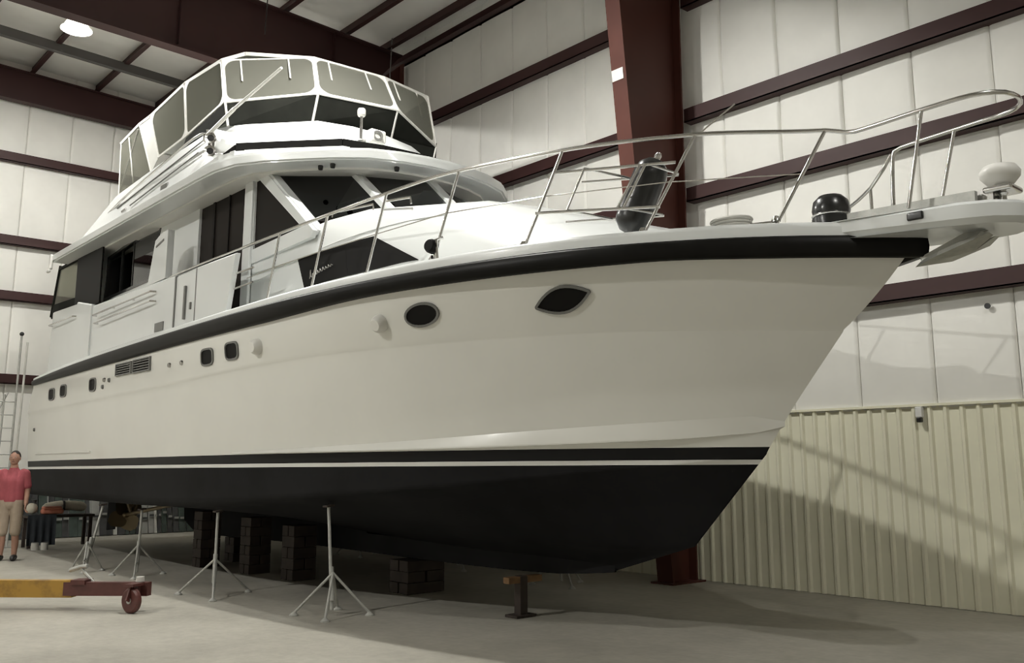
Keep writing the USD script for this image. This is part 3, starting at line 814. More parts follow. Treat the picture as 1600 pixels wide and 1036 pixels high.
# dark trim strip on the brow's top
bt = [(8.0, -2.36), (8.24, -2.30), (8.75, -1.85), (9.35, -1.31), (9.5, -.75), (9.54, -.26), (9.54, .3)]
part(yacht, 'brow_trim', cat(*[thick([(a[0], a[1], 5.86), (b[0], b[1], 5.86 if i else 5.86), (b[0], b[1], 5.97 if i else 5.95), (a[0], a[1], 5.97 if i else 5.87)], .05) for i, (a, b) in enumerate(zip(bt[:-1], bt[1:]))]), 'window_black', smooth=False, label='thin black trim strip along the brow')
part(yacht, 'brow_step', plate_xy(Polygon([(7.9, -2.4), (8.24, -2.33), (8.78, -1.87), (9.38, -1.32), (9.56, -.4), (9.56, .4), (9.38, 1.32), (8.78, 1.87), (8.24, 2.33), (7.9, 2.4), (6, 2.3), (6, -2.3)]), 5.77, 5.87), 'gelcoat', smooth=False)

# ---- weather cloths, enclosure frame and windows
BASE = [A(p) for p in ((6.97, -1.88, 6.69), (7.65, -.84, 6.82), (7.62, .62, 6.93), (7.30, 1.70, 6.86))]
RING = [A(p) for p in ((6.87, -1.90, 7.09), (7.83, -.86, 7.22), (7.89, .55, 7.31), (7.28, 1.78, 7.14))]
TOP = [A(p) for p in ((6.52, -1.84, 7.92), (7.28, -.66, 8.05), (7.456, .56, 8.012), (7.09, 1.72, 8.10))]
SIDE_B = [A(p) for p in ((6.87, -1.91, 7.09), (5.48, -1.92, 6.92), (4.30, -1.92, 6.86), (4.0, -1.92, 6.68), (2.4, -1.92, 6.61))]
SIDE_T = [A(p) for p in ((6.52, -1.84, 7.92), (5.07, -1.84, 8.0), (3.55, -1.84, 7.87), (3.0, -1.84, 7.87), (2.07, -1.84, 7.75))]
for i in range(3):
    b0, b1, t0, t1 = BASE[i], BASE[i + 1], RING[i], RING[i + 1]
    part(yacht, 'weather_cloth', thick([b0, b1, t1, t0], .012), 'black_cloth', smooth=False, label='dark mesh weather cloth below the flybridge windows')
part(yacht, 'weather_cloth', thick([(6.95, -1.91, 6.74), (6.87, -1.91, 7.07), (5.48, -1.92, 6.90), (5.30, -1.92, 6.70)], .012), 'black_cloth', smooth=False, label='dark mesh weather cloth below the flybridge windows')
part(yacht, 'weather_cloth', thick([(7.30, 1.76, 6.88), (7.3, 1.78, 7.2), (4.5, 1.92, 6.95), (4.5, 1.92, 6.78)], .012), 'black_cloth', smooth=False, label='dark mesh weather cloth below the flybridge windows')


def window(q, name='enclosure_window', rim=.04, corner=.0):
    """A clear vinyl sheet with white binding all round, rounded at the lower corners: bottom a, b, top b, a."""
    q = [A(p) for p in q]
    o, ux = q[0], q[1] - q[0]
    L = np.linalg.norm(ux); ux = ux / L
    n = np.cross(ux, q[3] - q[0]); n /= np.linalg.norm(n)
    uy = np.cross(n, ux)
    p2 = Polygon([((p - o) @ ux, (p - o) @ uy) for p in q])
    inner = p2.buffer(-rim - corner).buffer(corner, quad_segs=6) if corner else p2.buffer(-rim)
    fr = p2.difference(inner)
    H = ((q[3] - o) @ uy + (q[2] - o) @ uy) / 2

    def warp(xy, off):
        # flat layout -> the sheet hung between its four corners
        out = []
        for x, y in xy:
            xa, xb_ = (q[3] - o) @ ux, (q[2] - o) @ ux
            ya, yb_ = (q[3] - o) @ uy, (q[2] - o) @ uy
            t = y / H
            for _ in range(3):
                s = (x - xa * t) / (L + (xb_ - xa - L) * t)
                t = y / (ya + (yb_ - ya) * s)
            out.append((q[0] * (1 - s) + q[1] * s) * (1 - t) + (q[3] * (1 - s) + q[2] * s) * t + n * off)
        return A(out)

    def put(poly, d0, d1):
        polys = getattr(poly, 'geoms', [poly])
        ms = []
        for pg in polys:
            m = trimesh.creation.extrude_polygon(pg, d1 - d0, engine='earcut')
            v = m.vertices
            ms.append(trimesh.Trimesh(A([warp([(a_, b_2)], c_ + d0)[0] for a_, b_2, c_ in v]), m.faces, process=False))
        return cat(*ms)
    w = part(yacht, name, put(inner.buffer(.008), -.003, .003), 'clear_vinyl', smooth=False)
    part(w, 'binding', put(fr, -.01, .01), 'white_vinyl', smooth=False)
    return w, (o, ux, uy, n)


for i in range(3):
    w, _ = window([RING[i], RING[i + 1], TOP[i + 1], TOP[i]], rim=.035, corner=.16)
    for k in (.2, .72):
        a, b = TOP[i] * (1 - k) + TOP[i + 1] * k, RING[i] * (1 - k) + RING[i + 1] * k
        part(w, 'roll_strap', bar(a + A([.02, -.01, -.02]), a * .45 + b * .55 + A([.02, -.01, 0]), .03, .006, up=(1, 0, .1)), 'white_vinyl', smooth=False)
for i in range(4):
    for s in (1, -1):
        f = (lambda p: p) if s == 1 else my
        if s == -1 and i == 0:
            q = [my(SIDE_B[1]), RING[3], TOP[3], my(SIDE_T[1])]
        else:
            q = [f(SIDE_B[i + 1]), f(SIDE_B[i]), f(SIDE_T[i]), f(SIDE_T[i + 1])]
        if i == 2:
            part(yacht, 'canvas_strip', thick(q, .01), 'white_canvas', smooth=False, label='white canvas strip between enclosure windows')
        else:
            window(q, rim=.04 if i < 3 else .025, corner=.12 if i < 2 else 0)
for fm in [tube([b, r_, t], .022, 8) for b, r_, t in zip(BASE, RING, TOP)] + [tube([a, b], .022, 8) for a, b in zip(RING[:-1], RING[1:])] + [tube([b, t], .018, 8) for b, t in zip(SIDE_B, SIDE_T)] + \
        [tube([my(b), my(t)], .018, 8) for b, t in zip(SIDE_B[1:], SIDE_T[1:])] + [tube([(2.3, -1.9, 6.6), (3.0, -1.86, 7.75)], .016, 6), tube([(2.6, -1.88, 7.7), (3.1, -1.9, 6.65)], .016, 6)]:
    part(yacht, 'enclosure_frame', fm, 'white_vinyl')
# bimini top
bo = [SIDE_T[4], SIDE_T[3], SIDE_T[2], SIDE_T[1], SIDE_T[0], A([6.62, -1.5, 8.10]), TOP[1], TOP[2], TOP[3], my(SIDE_T[1]), my(SIDE_T[2]), my(SIDE_T[3]), my(SIDE_T[4])]
cx = A([4.6, 0, 8.12])
rows = []
for k in (0, .15, .4, .7, 1.0):
    rows.append([(p * (1 - k) + cx * k) * A([1, 1, 0]) + A([0, 0, p[2] + (8.10 - p[2]) * math.sin(k * math.pi / 2)]) for p in bo])
bt_ = loft(A(rows), closed=True)
lower = trimesh.Trimesh(bt_.vertices - A([0, 0, .03]), bt_.faces[:, ::-1], process=False)
bm = part(yacht, 'bimini_top', cat(bt_, lower), 'white_canvas', smooth=40, label='white canvas bimini top over the flybridge')
part(bm, 'valance', cat(*[bar(a + A([0, 0, -.015]), b + A([0, 0, -.015]), .03, .06) for a, b in zip(bo, bo[1:] + bo[:1])], *[trimesh.creation.icosphere(subdivisions=1, radius=.03).apply_translation(p + A([0, 0, -.015])) for p in bo]), 'white_canvas')

# flybridge gear
part(yacht, 'antenna', cat(tube([(6.62, -2.06, 6.58), (7.6, -2.08, 6.72)], [.032, .03], 8), tube([(7.6, -2.08, 6.72), (8.86, -2.0, 6.95)], [.024, .02], 8)), 'white_vinyl', label='long white whip antenna folded forward')
part(yacht, 'antenna_mount', cat(rbox((6.62, -2.04, 6.56), (.10, .12, .14), .03), tube([(6.62, -2.0, 6.5), (6.7, -2.08, 6.66)], .025, 6)), 'steel')
hn = part(yacht, 'horn', cat(lathe([(.02, -.35), (.03, -.1), (.05, -.02), (.085, .0), (.085, .01), (.05, .0)], (7.02, -2.16, 6.42), (.9, -.45, 0)), lathe([(.02, -.35), (.03, -.1), (.05, -.02), (.085, .0), (.085, .01), (.05, .0)], (7.02, -2.16, 6.22), (.9, -.45, 0)), rbox((6.85, -2.06, 6.3), (.12, .1, .42), .03)), 'steel', label='pair of chrome trumpet horns')
for z in (6.42, 6.22):
    part(hn, 'horn_mouth', lathe([(0, 0), (.055, 0), (.05, -.02)], (7.015, -2.158, z), (.9, -.45, 0)), 'black_plastic')
nl = part(yacht, 'mast_light', cat(tube([(8.66, -.6, 6.3), (8.66, -.6, 6.70)], .022, 8), lathe([(.05, 0), (.06, .02), (.03, .03)], (8.66, -.6, 6.3))), 'steel', label='steel navigation light post')
part(nl, 'light_cap', lathe([(0, .12), (.05, .115), (.062, .09), (.062, .02), (.05, 0), (0, 0)], (8.66, -.6, 6.68)), 'white_vinyl')
sl = part(yacht, 'spotlight', rbox((8.98, -.55, 6.28), (.16, .26, .20), .03), 'white_vinyl', label='square white deck spotlight')
part(sl, 'lens_ring', lathe([(.045, 0), (.075, 0), (.075, .015), (.045, .015), (.045, 0)], (9.06, -.57, 6.28), (.95, -.25, 0), n=20), 'grey_trim')

# ---- bow rail
RT = [(5.5, -2.30, 4.42), (7.1, -2.31, 4.44), (8.73, -2.29, 4.46), (10.19, -2.22, 4.50), (11.56, -2.06, 4.57), (12.57, -1.85, 4.63), (13.74, -1.48, 4.63), (14.84, -.98, 4.60), (15.83, -.40, 4.51), (16.09, -.35, 4.44),
      (16.61, -.35, 4.46), (16.95, -.335, 4.475), (17.12, -.27, 4.485), (17.23, -.15, 4.49), (17.26, 0, 4.49), (17.23, .15, 4.49), (17.12, .27, 4.485), (16.9, .335, 4.49), (16.62, .35, 4.48), (16.15, .355, 4.45)]
rt = spline(RT, 160)
br = part(yacht, 'bow_rail', cat(tube(rt, .019, 10), tube(spline([(16.15, .355, 4.45), (16.08, .355, 4.42), (16.06, .355, 4.32), (16.04, .355, 3.75)], 12), .019, 8)), 'steel', smooth=50, label='polished stainless bow rail')
prt = [(16.03, .40, 4.42), (15.9, .44, 4.28), (15.7, .58, 4.19), (15.3, .84, 4.13), (14.84, 1.02, 4.12), (13.7, 1.5, 4.18), (12.5, 1.86, 4.3), (11.5, 2.06, 4.4), (10.1, 2.22, 4.45), (8.7, 2.29, 4.44)]
part(br, 'port_rail', tube(spline(prt, 60), .017, 8), 'steel', smooth=50)
part(br, 'port_rail', tube(spline([(15.75, .60, 3.98), (15.5, .74, 3.92), (15.2, .86, 3.88), (14.8, 1.0, 3.86)], 10), .014, 8), 'steel', smooth=50)
for base, topx in (((9.26, -2.27, 3.6), 9.5), ((10.26, -2.22, 3.62), 10.52), ((11.26, -2.11, 3.65), 11.56), ((12.25, -1.93, 3.7), 12.57), ((13.33, -1.64, 3.7), 13.72), ((14.43, -1.18, 3.7), 14.86), ((15.46, -.62, 3.7), 15.85)):
    i = np.argmin(np.abs(rt[:, 0] - topx) + 9 * (rt[:, 1] > 0))
    part(br, 'stanchion', cat(tube([base, rt[i]], .016, 8), lathe([(.04, 0), (.04, .015), (.02, .05)], (base[0], base[1], base[2] + .03), n=12)), 'steel', smooth=50)
for base, tp in (((16.5, -.35, 3.68), (16.66, -.35, 4.45)), ((16.42, .35, 3.7), (16.62, .35, 4.47)), ((15.72, .60, 3.68), (15.73, .57, 4.2)), ((14.43, 1.18, 3.7), (14.7, 1.08, 4.12)), ((13.33, 1.64, 3.7), (13.6, 1.54, 4.19)), ((12.25, 1.93, 3.7), (12.5, 1.86, 4.3))):
    part(br, 'stanchion', tube([base, tp], .016, 8), 'steel', smooth=50)
part(br, 'lifeline', tube([(8.75, -2.30, 4.02), (9.38, -2.27, 4.06), (10.38, -2.2, 4.1), (11.4, -2.08, 4.14), (12.4, -1.9, 4.2), (13.52, -1.56, 4.2), (14.65, -1.08, 4.18), (15.65, -.5, 4.14)], .006, 5), 'steel')
part(br, 'staff', tube([(14.86, -.97, 4.55), (15.0, -.88, 4.68), (15.2, -.78, 4.84)], .008, 5), 'steel')
# rack for fenders on the rail
fr_ = part(yacht, 'fender_rack', cat(tube([(13.60, -1.53, 4.42), (14.72, -1.04, 4.36)], .016, 8), tube([(13.46, -1.60, 4.04), (14.58, -1.11, 3.96)], .016, 8),
                                     tube([(13.60, -1.1, 4.42), (14.50, -.72, 4.36)], .013, 8), tube([(13.42, -1.15, 4.04), (14.36, -.78, 3.98)], .013, 8),
                                     tube([(13.92, -1.4, 4.42), (14.08, -1.02, 4.38), (14.12, -.9, 4.36)], .013, 8), tube([(14.48, -1.15, 4.38), (14.56, -.8, 4.34)], .013, 8), tube([(13.76, -1.48, 4.03), (13.9, -1.0, 4.0)], .013, 8), tube([(14.25, -1.27, 3.99), (14.4, -.85, 3.97)], .013, 8),
                                     tube([(13.92, -1.4, 4.42), (13.76, -1.48, 4.03)], .012, 8), tube([(14.42, -1.18, 4.38), (14.22, -1.28, 3.99)], .014, 8), tube([(14.47, -1.16, 4.38), (14.28, -1.26, 3.99)], .014, 8)), 'steel', smooth=50, label='stainless fender rack on the bow rail')

# ---- pulpit
pp = [(15.3, -.52), (16.0, -.40), (16.9, -.36), (17.12, -.30), (17.27, -.16), (17.31, 0)]
pz0 = {15.3: 3.56, 16.0: 3.535, 16.9: 3.475, 17.12: 3.465, 17.27: 3.46, 17.31: 3.46}
lo, hi, inn = [], [], []
for x, y in pp + [(x, -y) for x, y in pp[-2::-1]]:
    zt_ = 3.69 - .055 * max(0, x - 16.2)
    lo.append((x - .05, y * .9, pz0[x])); inn.append((x, y, pz0[x] + .04)); hi.append((x, y, zt_ - .03))
top_ = [(x - .03, y * .92, z + .03) for x, y, z in hi]
pul = cat(loft(A([lo, inn, hi, top_])), thick(lo, .002), thick(top_, .002))
pu = part(yacht, 'bow_pulpit', pul, 'gelcoat', smooth=40, label='white bow pulpit platform')
part(pu, 'pulpit_light', rbox((16.56, -.372, 3.60), (.13, .04, .065), .012), 'black_plastic')
part(pu, 'chain_channel', cat(bar((15.7, -.16, 3.75), (16.95, -.16, 3.71), .05, .10), bar((15.7, .16, 3.75), (16.95, .16, 3.71), .05, .10), bar((15.7, 0, 3.715), (16.95, 0, 3.675), .3, .03)), 'galvanised', smooth=False)
part(pu, 'anchor_roller', cat(lathe([(.05, -.06), (.035, 0), (.05, .06)], (16.98, 0, 3.72), (0, 1, 0)), box2((16.9, -.09, 3.62), (17.05, -.07, 3.78)), box2((16.9, .07, 3.62), (17.05, .09, 3.78))), 'steel')
links = []
for k in range(12):
    x = 16.0 + .075 * k
    t = trimesh.creation.torus(.028, .008, major_sections=10, minor_sections=6)
    t.apply_transform(trimesh.transformations.rotation_matrix(math.pi / 2 * (k % 2), (1, 0, 0)))
    t.apply_scale((1.5, 1, 1)); t.apply_translation((x, 0, 3.775 - .04 * (x - 16))); links.append(t)
part(pu, 'anchor_chain', cat(*links), 'galvanised', kind='stuff')
se = part(yacht, 'searchlight', cat(lathe([(.08, -.01), (.08, .015), (.03, .03), (.025, .10), (.04, .12), (0, .12)], (17.09, 0, 3.62)), rbox((17.09, 0, 3.765), (.22, .24, .05), .02)), 'steel', smooth=40, label='white round searchlight on the pulpit tip')
part(se, 'lamp_head', lathe([(0, -.085), (.10, -.075), (.145, -.02), (.15, .02), (.12, .065), (.05, .085), (0, .088)], (17.08, 0, 3.895)), 'white_vinyl', smooth=50)
wi = part(yacht, 'windlass', lathe([(.17, 0), (.165, .10), (.15, .115), (0, .115)], (15.72, -.15, 3.69)), 'black_plastic', smooth=40, label='black domed anchor windlass')
part(wi, 'windlass_dome', lathe([(.155, .13), (.165, .17), (.15, .25), (.10, .30), (.04, .315), (0, .318)], (15.72, -.15, 3.69)), 'black_plastic', smooth=50)
part(wi, 'chrome_band', lathe([(.158, .11), (.168, .12), (.158, .132), (.14, .12), (.158, .11)], (15.72, -.15, 3.69)), 'steel', smooth=50)
part(yacht, 'bow_cleat', cat(tube([(15.05, -.62, 3.76), (15.35, -.5, 3.76)], .022, 8), tube([(15.15, -.58, 3.68), (15.15, -.58, 3.76)], .018, 6), tube([(15.26, -.54, 3.68), (15.26, -.54, 3.76)], .018, 6)), 'steel')
rope = []
for k in range(4):
    a = np.linspace(0, 2 * np.pi, 22)
    rope.append(tube(np.stack([15.0 + (.16 + .01 * k) * np.cos(a), -.62 + (.12 + .01 * k) * np.sin(a), 3.74 + .028 * k + 0 * a], 1), .016, 6))
part(yacht, 'rope_coil', cat(*rope), 'board_pale')
part(yacht, 'deck_hatch', rbox((14.75, -.2, 3.74), (.6, .5, .07), .02), 'white_vinyl')
part(yacht, 'foredeck_cushion', rbox((14.0, .55, 3.86), (.5, .5, .35), .1), 'black_cloth', label='dark covered box on the foredeck')

# ---- running gear
for s in (-1, 1):
    y = 1.0 * s
    part(yacht, 'propeller_shaft', tube([(3.6, y, .98), (1.3, y, .72)], .035, 10), 'bronze')
    part(yacht, 'shaft_strut', cat(bar((1.55, y, .75), (1.6, y - .14, 1.08), .12, .03, up=(0, 1, 0)), bar((1.55, y, .75), (1.6, y + .14, 1.08), .12, .03, up=(0, 1, 0))), 'bronze')
    pr_ = part(yacht, 'propeller', lathe([(0, -.1), (.05, -.08), (.06, .05), (.03, .1), (0, .11)], (1.25, y, .715), (1, 0, .11)), 'bronze')
    for k in range(4):
        a = k * math.pi / 2 + .5
        rr = np.linspace(.05, .33, 6)
        gb = []
        for r0 in rr:
            w = .17 * math.sin(math.pi * (r0 / .36) ** .8) + .02
            ct, st_ = math.cos(a), math.sin(a)
            ax = A([1.25, y, .715]) + A([0, ct, st_]) * r0
            dvec = A([.55, -st_ * .8, ct * .8])
            gb.append([ax - dvec * w, ax, ax + dvec * w])
        bl = loft(A(gb))
        part(pr_, 'blade', cat(bl, trimesh.Trimesh(bl.vertices + A([.012, 0, 0]), bl.faces[:, ::-1], process=False)), 'bronze', smooth=40)
    part(yacht, 'rudder', hullm([(.35, y - .03, 1.0), (.35, y + .03, 1.0), (.8, y - .015, 1.0), (.8, y + .015, 1.0), (.3, y - .02, .38), (.3, y + .02, .38), (.72, y - .01, .42), (.72, y + .01, .42), (.45, y - .035, .7), (.45, y + .035, .7)]), 'bottom_paint')

# anchor hanging under the pulpit
an = thing('anchor', 'galvanised plough anchor drawn up under the bow pulpit', 'anchor', (16.6, 0, 3.3))
part(an, 'shank', bar((16.42, 0, 3.31), (16.98, 0, 3.52), .03, .07), 'galvanised', smooth=False)
fl = []
for s in (-1, 1):
    fl.append(hullm([(16.36, 0, 3.27), (16.42, .0, 3.32), (16.60, s * .15, 3.30), (16.90, s * .16, 3.38), (17.0, s * .10, 3.43), (17.0, s * .02, 3.42), (16.85, 0, 3.33), (16.62, s * .14, 3.34), (16.95, s * .13, 3.44)]))
part(an, 'fluke', fl[0], 'galvanised', smooth=25)
part(an, 'fluke', fl[1], 'galvanised', smooth=25)
# fender in the rack
fe = thing('fender', 'black boat fender standing in the rack on the bow rail', 'fender', (14.3, -1.0, 3.9))
part(fe, 'body', lathe([(0, 0), (.08, .015), (.15, .08), (.165, .16), (.165, .60), (.14, .69), (.07, .75), (0, .76)], (14.08, -1.0, 3.82), (.42, .12, .9)), 'black_plastic', smooth=50)
part(fe, 'eye', lathe([(0, .74), (.03, .75), (.035, .79), (.02, .82), (0, .82)], (14.08, -1.0, 3.82), (.42, .12, .9)), 'steel', smooth=50)
# ------------------------------------------------------------------ what holds the yacht up
def jack_stand(name, label, x, y, top, lean=(0, 0), R=.42, rot=-.43, apex=.46, legs=3, mat='stand_grey'):
    t = thing(name, label, 'boat stand', (x, y, 0), group=None)
    tx, ty = x + lean[0], y + lean[1]
    part(t, 'post', tube([(x, y, .06), (tx, ty, top - .02)], .019, 10), mat)
    part(t, 'sleeve', tube([(x, y, apex - .30), (x + lean[0] * .3, y + lean[1] * .3, apex + .06)], .028, 10), mat)
    for k in range(legs):
        a = rot + k * 2 * math.pi / legs
        ex, ey = x + R * math.cos(a), y + R * math.sin(a)
        part(t, 'leg', cat(tube([(x, y, apex), (ex, ey, .03)], .015, 8), lathe([(0, 0), (.05, 0), (.05, .012), (.02, .04), (0, .04)], (ex, ey, 0), n=12)), mat)
    if legs == 3:
        part(t, 'brace', cat(tube([(x + .3 * math.cos(rot), y + .3 * math.sin(rot), .2), (x, y, .2)], .012, 6)), mat)
    part(t, 'pad', thick([(tx - .05, ty - .05, top - .02), (tx + .05, ty - .05, top - .02), (tx + .05, ty + .05, top - .005), (tx - .05, ty + .05, top - .005)], .02), 'wood_dark', label='wooden pad at the top of the stand')


jack_stand('jack_stand', 'grey four-legged steel jack stand under the hull, nearest the bow', 10.40, -1.88, 1.20, (-.24, .06), legs=4, rot=-.7)
jack_stand('jack_stand', 'grey tripod steel jack stand under the hull amidships, second from the bow', 8.02, -2.20, 1.07, (-.1, .05), R=.5)
jack_stand('jack_stand', 'grey steel jack stand under the hull, between the dolly wheel and the keel blocks', 5.2, -2.16, 1.0, (-.03, .03))
jack_stand('jack_stand', 'dark steel jack stand leaning to the hull side below the stern', 4.1, -2.56, 1.03, (-.3, .30), R=.26, mat='galvanised')
for x, y, tp in ((10.2, 1.9, 1.2), (7.6, 2.1, .98), (4.6, 2.1, .98)):
    jack_stand('jack_stand', 'grey steel jack stand under the far side of the hull, %s' % {10.2: 'near the bow', 7.6: 'amidships', 4.6: 'towards the stern'}[x], x, y, tp, (0, -.15))
def crib(lb, x, y, wx, wy, top, n):
    t = thing('timber_crib', lb, 'timber blocks', (x, y, 0))
    h = top / n
    for k in range(n):
        for s in (-1, 1):
            if k % 2 == 0:
                part(t, 'timber', rbox((x + s * wx * .26, y, h * (k + .5)), (wx * .46, wy, h - .003), .008), 'wood_dark')
            else:
                part(t, 'timber', rbox((x, y + s * wy * .26, h * (k + .5)), (wx, wy * .46, h - .003), .008), 'wood_dark')


crib('dark timber crib under the hull, nearest the stern', 4.55, -.80, .32, .34, .90, 6)
crib('dark timber crib under the hull, between the other two low dark cribs', 5.95, -.62, .34, .36, .85, 6)
crib('dark timber crib under the hull amidships', 7.15, -.52, .36, .38, .78, 5)
crib('dark timber crib under the forward keel', 9.4, 0, .42, .60, .425, 3)
crib('dark timber crib under the after keel, hidden behind the others', 4.0, .1, .36, .5, .41, 3)
t = thing('bow_prop', 'brown timber prop with a crosspiece under the forefoot of the keel', 'timber prop', (11.85, -.35, 0))
part(t, 'prop_post', rbox((11.85, -.35, .22), (.11, .11, .44), .01), 'wood_dark')
part(t, 'crosspiece', rbox((11.85, -.32, .40), (.10, .5, .07), .008), 'wood_orange')
part(t, 'foot_board', rbox((11.85, -.35, .015), (.2, .3, .03), .006), 'wood_dark')

# dolly on casters
t = thing('dolly', 'low yellow and maroon steel boat dolly on a caster wheel', 'dolly', (8.2, -3.6, 0))
pA, pB, pC = A([6.9, -5.1, .235]), A([8.02, -3.90, .235]), A([8.74, -3.30, .25])
part(t, 'yellow_beam', bar(pA, pB, .12, .19), 'yellow_paint', smooth=False, label='yellow painted steel beam')
part(t, 'maroon_arm', cat(bar(pB - (pB - pA) * .12, pC, .10, .15), bar(pB + (0, 0, .08), pB + A([.12, .12, .08]), .2, .05)), 'maroon_paint', smooth=False, label='maroon end arm')
whl = part(t, 'caster_wheel', lathe([(.03, -.035), (.12, -.035), (.14, -.02), (.14, .02), (.12, .035), (.03, .035)], (8.76, -3.50, .14), (.35, -.93, 0), n=28), 'maroon_paint')
part(whl, 'hub', lathe([(0, -.045), (.035, -.045), (.035, .045), (0, .045)], (8.76, -3.50, .14), (.35, -.93, 0), n=14), 'galvanised')
part(t, 'caster_fork', cat(bar((8.72, -3.44, .14), (8.70, -3.38, .31), .02, .07), bar((8.80, -3.56, .14), (8.76, -3.50, .31), .02, .07), bar((8.66, -3.34, .31), (8.80, -3.56, .31), .12, .03)), 'maroon_paint', smooth=False)
part(t, 'bolt_cap', lathe([(0, .06), (.045, .055), (.05, .0), (0, 0)], (8.66, -3.38, .33), n=14), 'board_pale')
part(t, 'jack_handle', cat(tube([(8.12, -3.72, .30), (8.05, -3.78, .38), (7.98, -3.83, .46)], .018, 8), tube([(7.88, -3.92, .43), (7.98, -3.83, .47), (8.04, -3.78, .48)], .026, 8)), 'galvanised')
part(t, 'caster_wheel', lathe([(.03, -.035), (.12, -.035), (.14, -.02), (.14, .02), (.12, .035), (.03, .035)], (6.95, -5.08, .14), (.35, -.93, 0), n=28), 'maroon_paint')

# access ladder by the stern
t = thing('access_ladder', 'tall grey steel scaffold ladder standing at the transom', 'ladder', (-1.6, -2.9, 0))
LX = -1.6
lp = [(-2.44, 4.42), (-2.36, 4.2), (-2.62, 2.9), (-3.3, 3.0)]
part(t, 'upright', tube([(LX, -2.42, .02), (LX, -2.40, 4.36)], .022, 8), 'galvanised')
part(t, 'upright', tube([(LX + .1, -2.36, .02), (LX + .1, -2.30, 4.2)], .022, 8), 'board_pale')
part(t, 'upright', tube([(LX, -2.66, .02), (LX, -2.62, 3.1)], .018, 8), 'galvanised')
part(t, 'upright', tube([(LX, -3.4, .02), (LX, -3.4, 3.1)], .022, 8), 'galvanised')
part(t, 'post_cap', trimesh.creation.icosphere(subdivisions=2, radius=.045).apply_translation((LX, -2.40, 4.38)), 'shoe_black', smooth=True)
for k in range(11):
    part(t, 'rung', tube([(LX, -2.42, .27 * k + .25), (LX, -3.42, .27 * k + .25)], .013, 6), 'galvanised')
part(t, 'diagonal_brace', tube([(LX - .03, -2.55, 3.15), (LX - .03, -3.35, 1.2)], .016, 6), 'galvanised')
part(t, 'foot_plate', cat(box2((LX - .06, -2.48, 0), (LX + .16, -2.28, .02)), box2((LX - .06, -3.46, 0), (LX + .06, -3.34, .02))), 'galvanised', smooth=False)

# bench and the odd things under the stern
t = thing('work_bench', 'low workbench draped in dark cloth below the stern', 'workbench', (-1.2, -1.5, 0))
part(t, 'bench_top', rbox((-1.2, -1.5, .62), (.5, 1.3, .05), .012), 'wood_dark')
for sx in (-.2, .2):
    for sy in (-.58, .58):
        part(t, 'leg', box2((-1.2 + sx - .03, -1.5 + sy - .03, 0), (-1.2 + sx + .03, -1.5 + sy + .03, .6)), 'wood_dark', smooth=False)
gx = np.linspace(-2.16, -1.62, 26)
g = [[(-.90 + .035 * math.sin(y * 46) * h, y, .66 - .60 * h) for h in np.linspace(0, 1, 9)] for y in gx]
part(t, 'drape', cat(loft(A(g)), box2((-1.42, -2.16, .645), (-.90, -1.62, .662))), 'navy_cloth', smooth=60)
t = thing('rolled_canvas', 'cream rolled canvas lying on the workbench below the stern', 'canvas roll', (-1.15, -1.35, .72))
part(t, 'roll', tube(spline([(-1.32, -1.78, .76), (-1.3, -1.4, .82), (-1.3, -.95, .77)], 14), np.r_[.06, .1 * np.ones(12), .06], 12), 'cream_cloth')
part(t, 'tie', tube([(-1.3, -1.42, .82), (-1.3, -1.38, .82)], .108, 12), 'board_dark')
t = thing('folded_cloth', 'salmon pink cloth bundle lying at the front of the workbench', 'cloth bundle', (-.95, -1.72, .6))
part(t, 'bundle', rbox((-1.03, -1.68, .72), (.2, .42, .11), .045), 'salmon_cloth')
part(t, 'fold', rbox((-1.0, -1.70, .79), (.18, .36, .06), .028), 'salmon_cloth')
t = thing('cloth_bag', 'white cloth bag on the bench beside the man in red', 'bag', (-1.2, -2.0, .66))
part(t, 'sack', rbox((-1.2, -2.02, .78), (.24, .2, .22), .09), 'cream_cloth')
part(t, 'tied_neck', lathe([(0, 0), (.05, 0), (.04, .05), (.06, .09), (0, .1)], (-1.2, -1.99, .86), n=12), 'board_dark')
for k, (x, y) in enumerate(((-.55, -2.08), (-.5, -1.92))):
    t = thing('paint_can', 'small white paint can on the floor in front of the bench, %s' % ('left one of two' if k == 0 else 'right one of two'), 'paint can', (x, y, 0))
    part(t, 'can', lathe([(0, 0), (.07, 0), (.07, .13), (.064, .14), (0, .14)], (x, y, 0)), 'board_pale')
    part(t, 'lid', lathe([(0, .14), (.06, .14), (.062, .15), (0, .15)], (x, y, 0)), 'grey_trim')
rng = np.random.default_rng(5)
LEAN = []
y = -2.2
while y < 2.6:
    w = rng.uniform(.06, .2)
    LEAN.append((y, w)); y += w + rng.uniform(.006, .03)
cols = ['board_dark', 'board_green', 'board_dark', 'board_dark', 'board_green', 'board_dark', 'board_green', 'board_grey', 'board_pale']
words = {'board_dark': 'dark', 'board_green': 'dark green', 'board_grey': 'grey', 'board_pale': 'pale'}
ords = ['first', 'second', 'third', 'fourth', 'fifth', 'sixth', 'seventh', 'eighth', 'ninth', 'tenth', 'eleventh', 'twelfth', 'thirteenth', 'fourteenth', 'fifteenth', 'sixteenth', 'seventeenth', 'eighteenth', 'nineteenth', 'twentieth']
cnt = {}
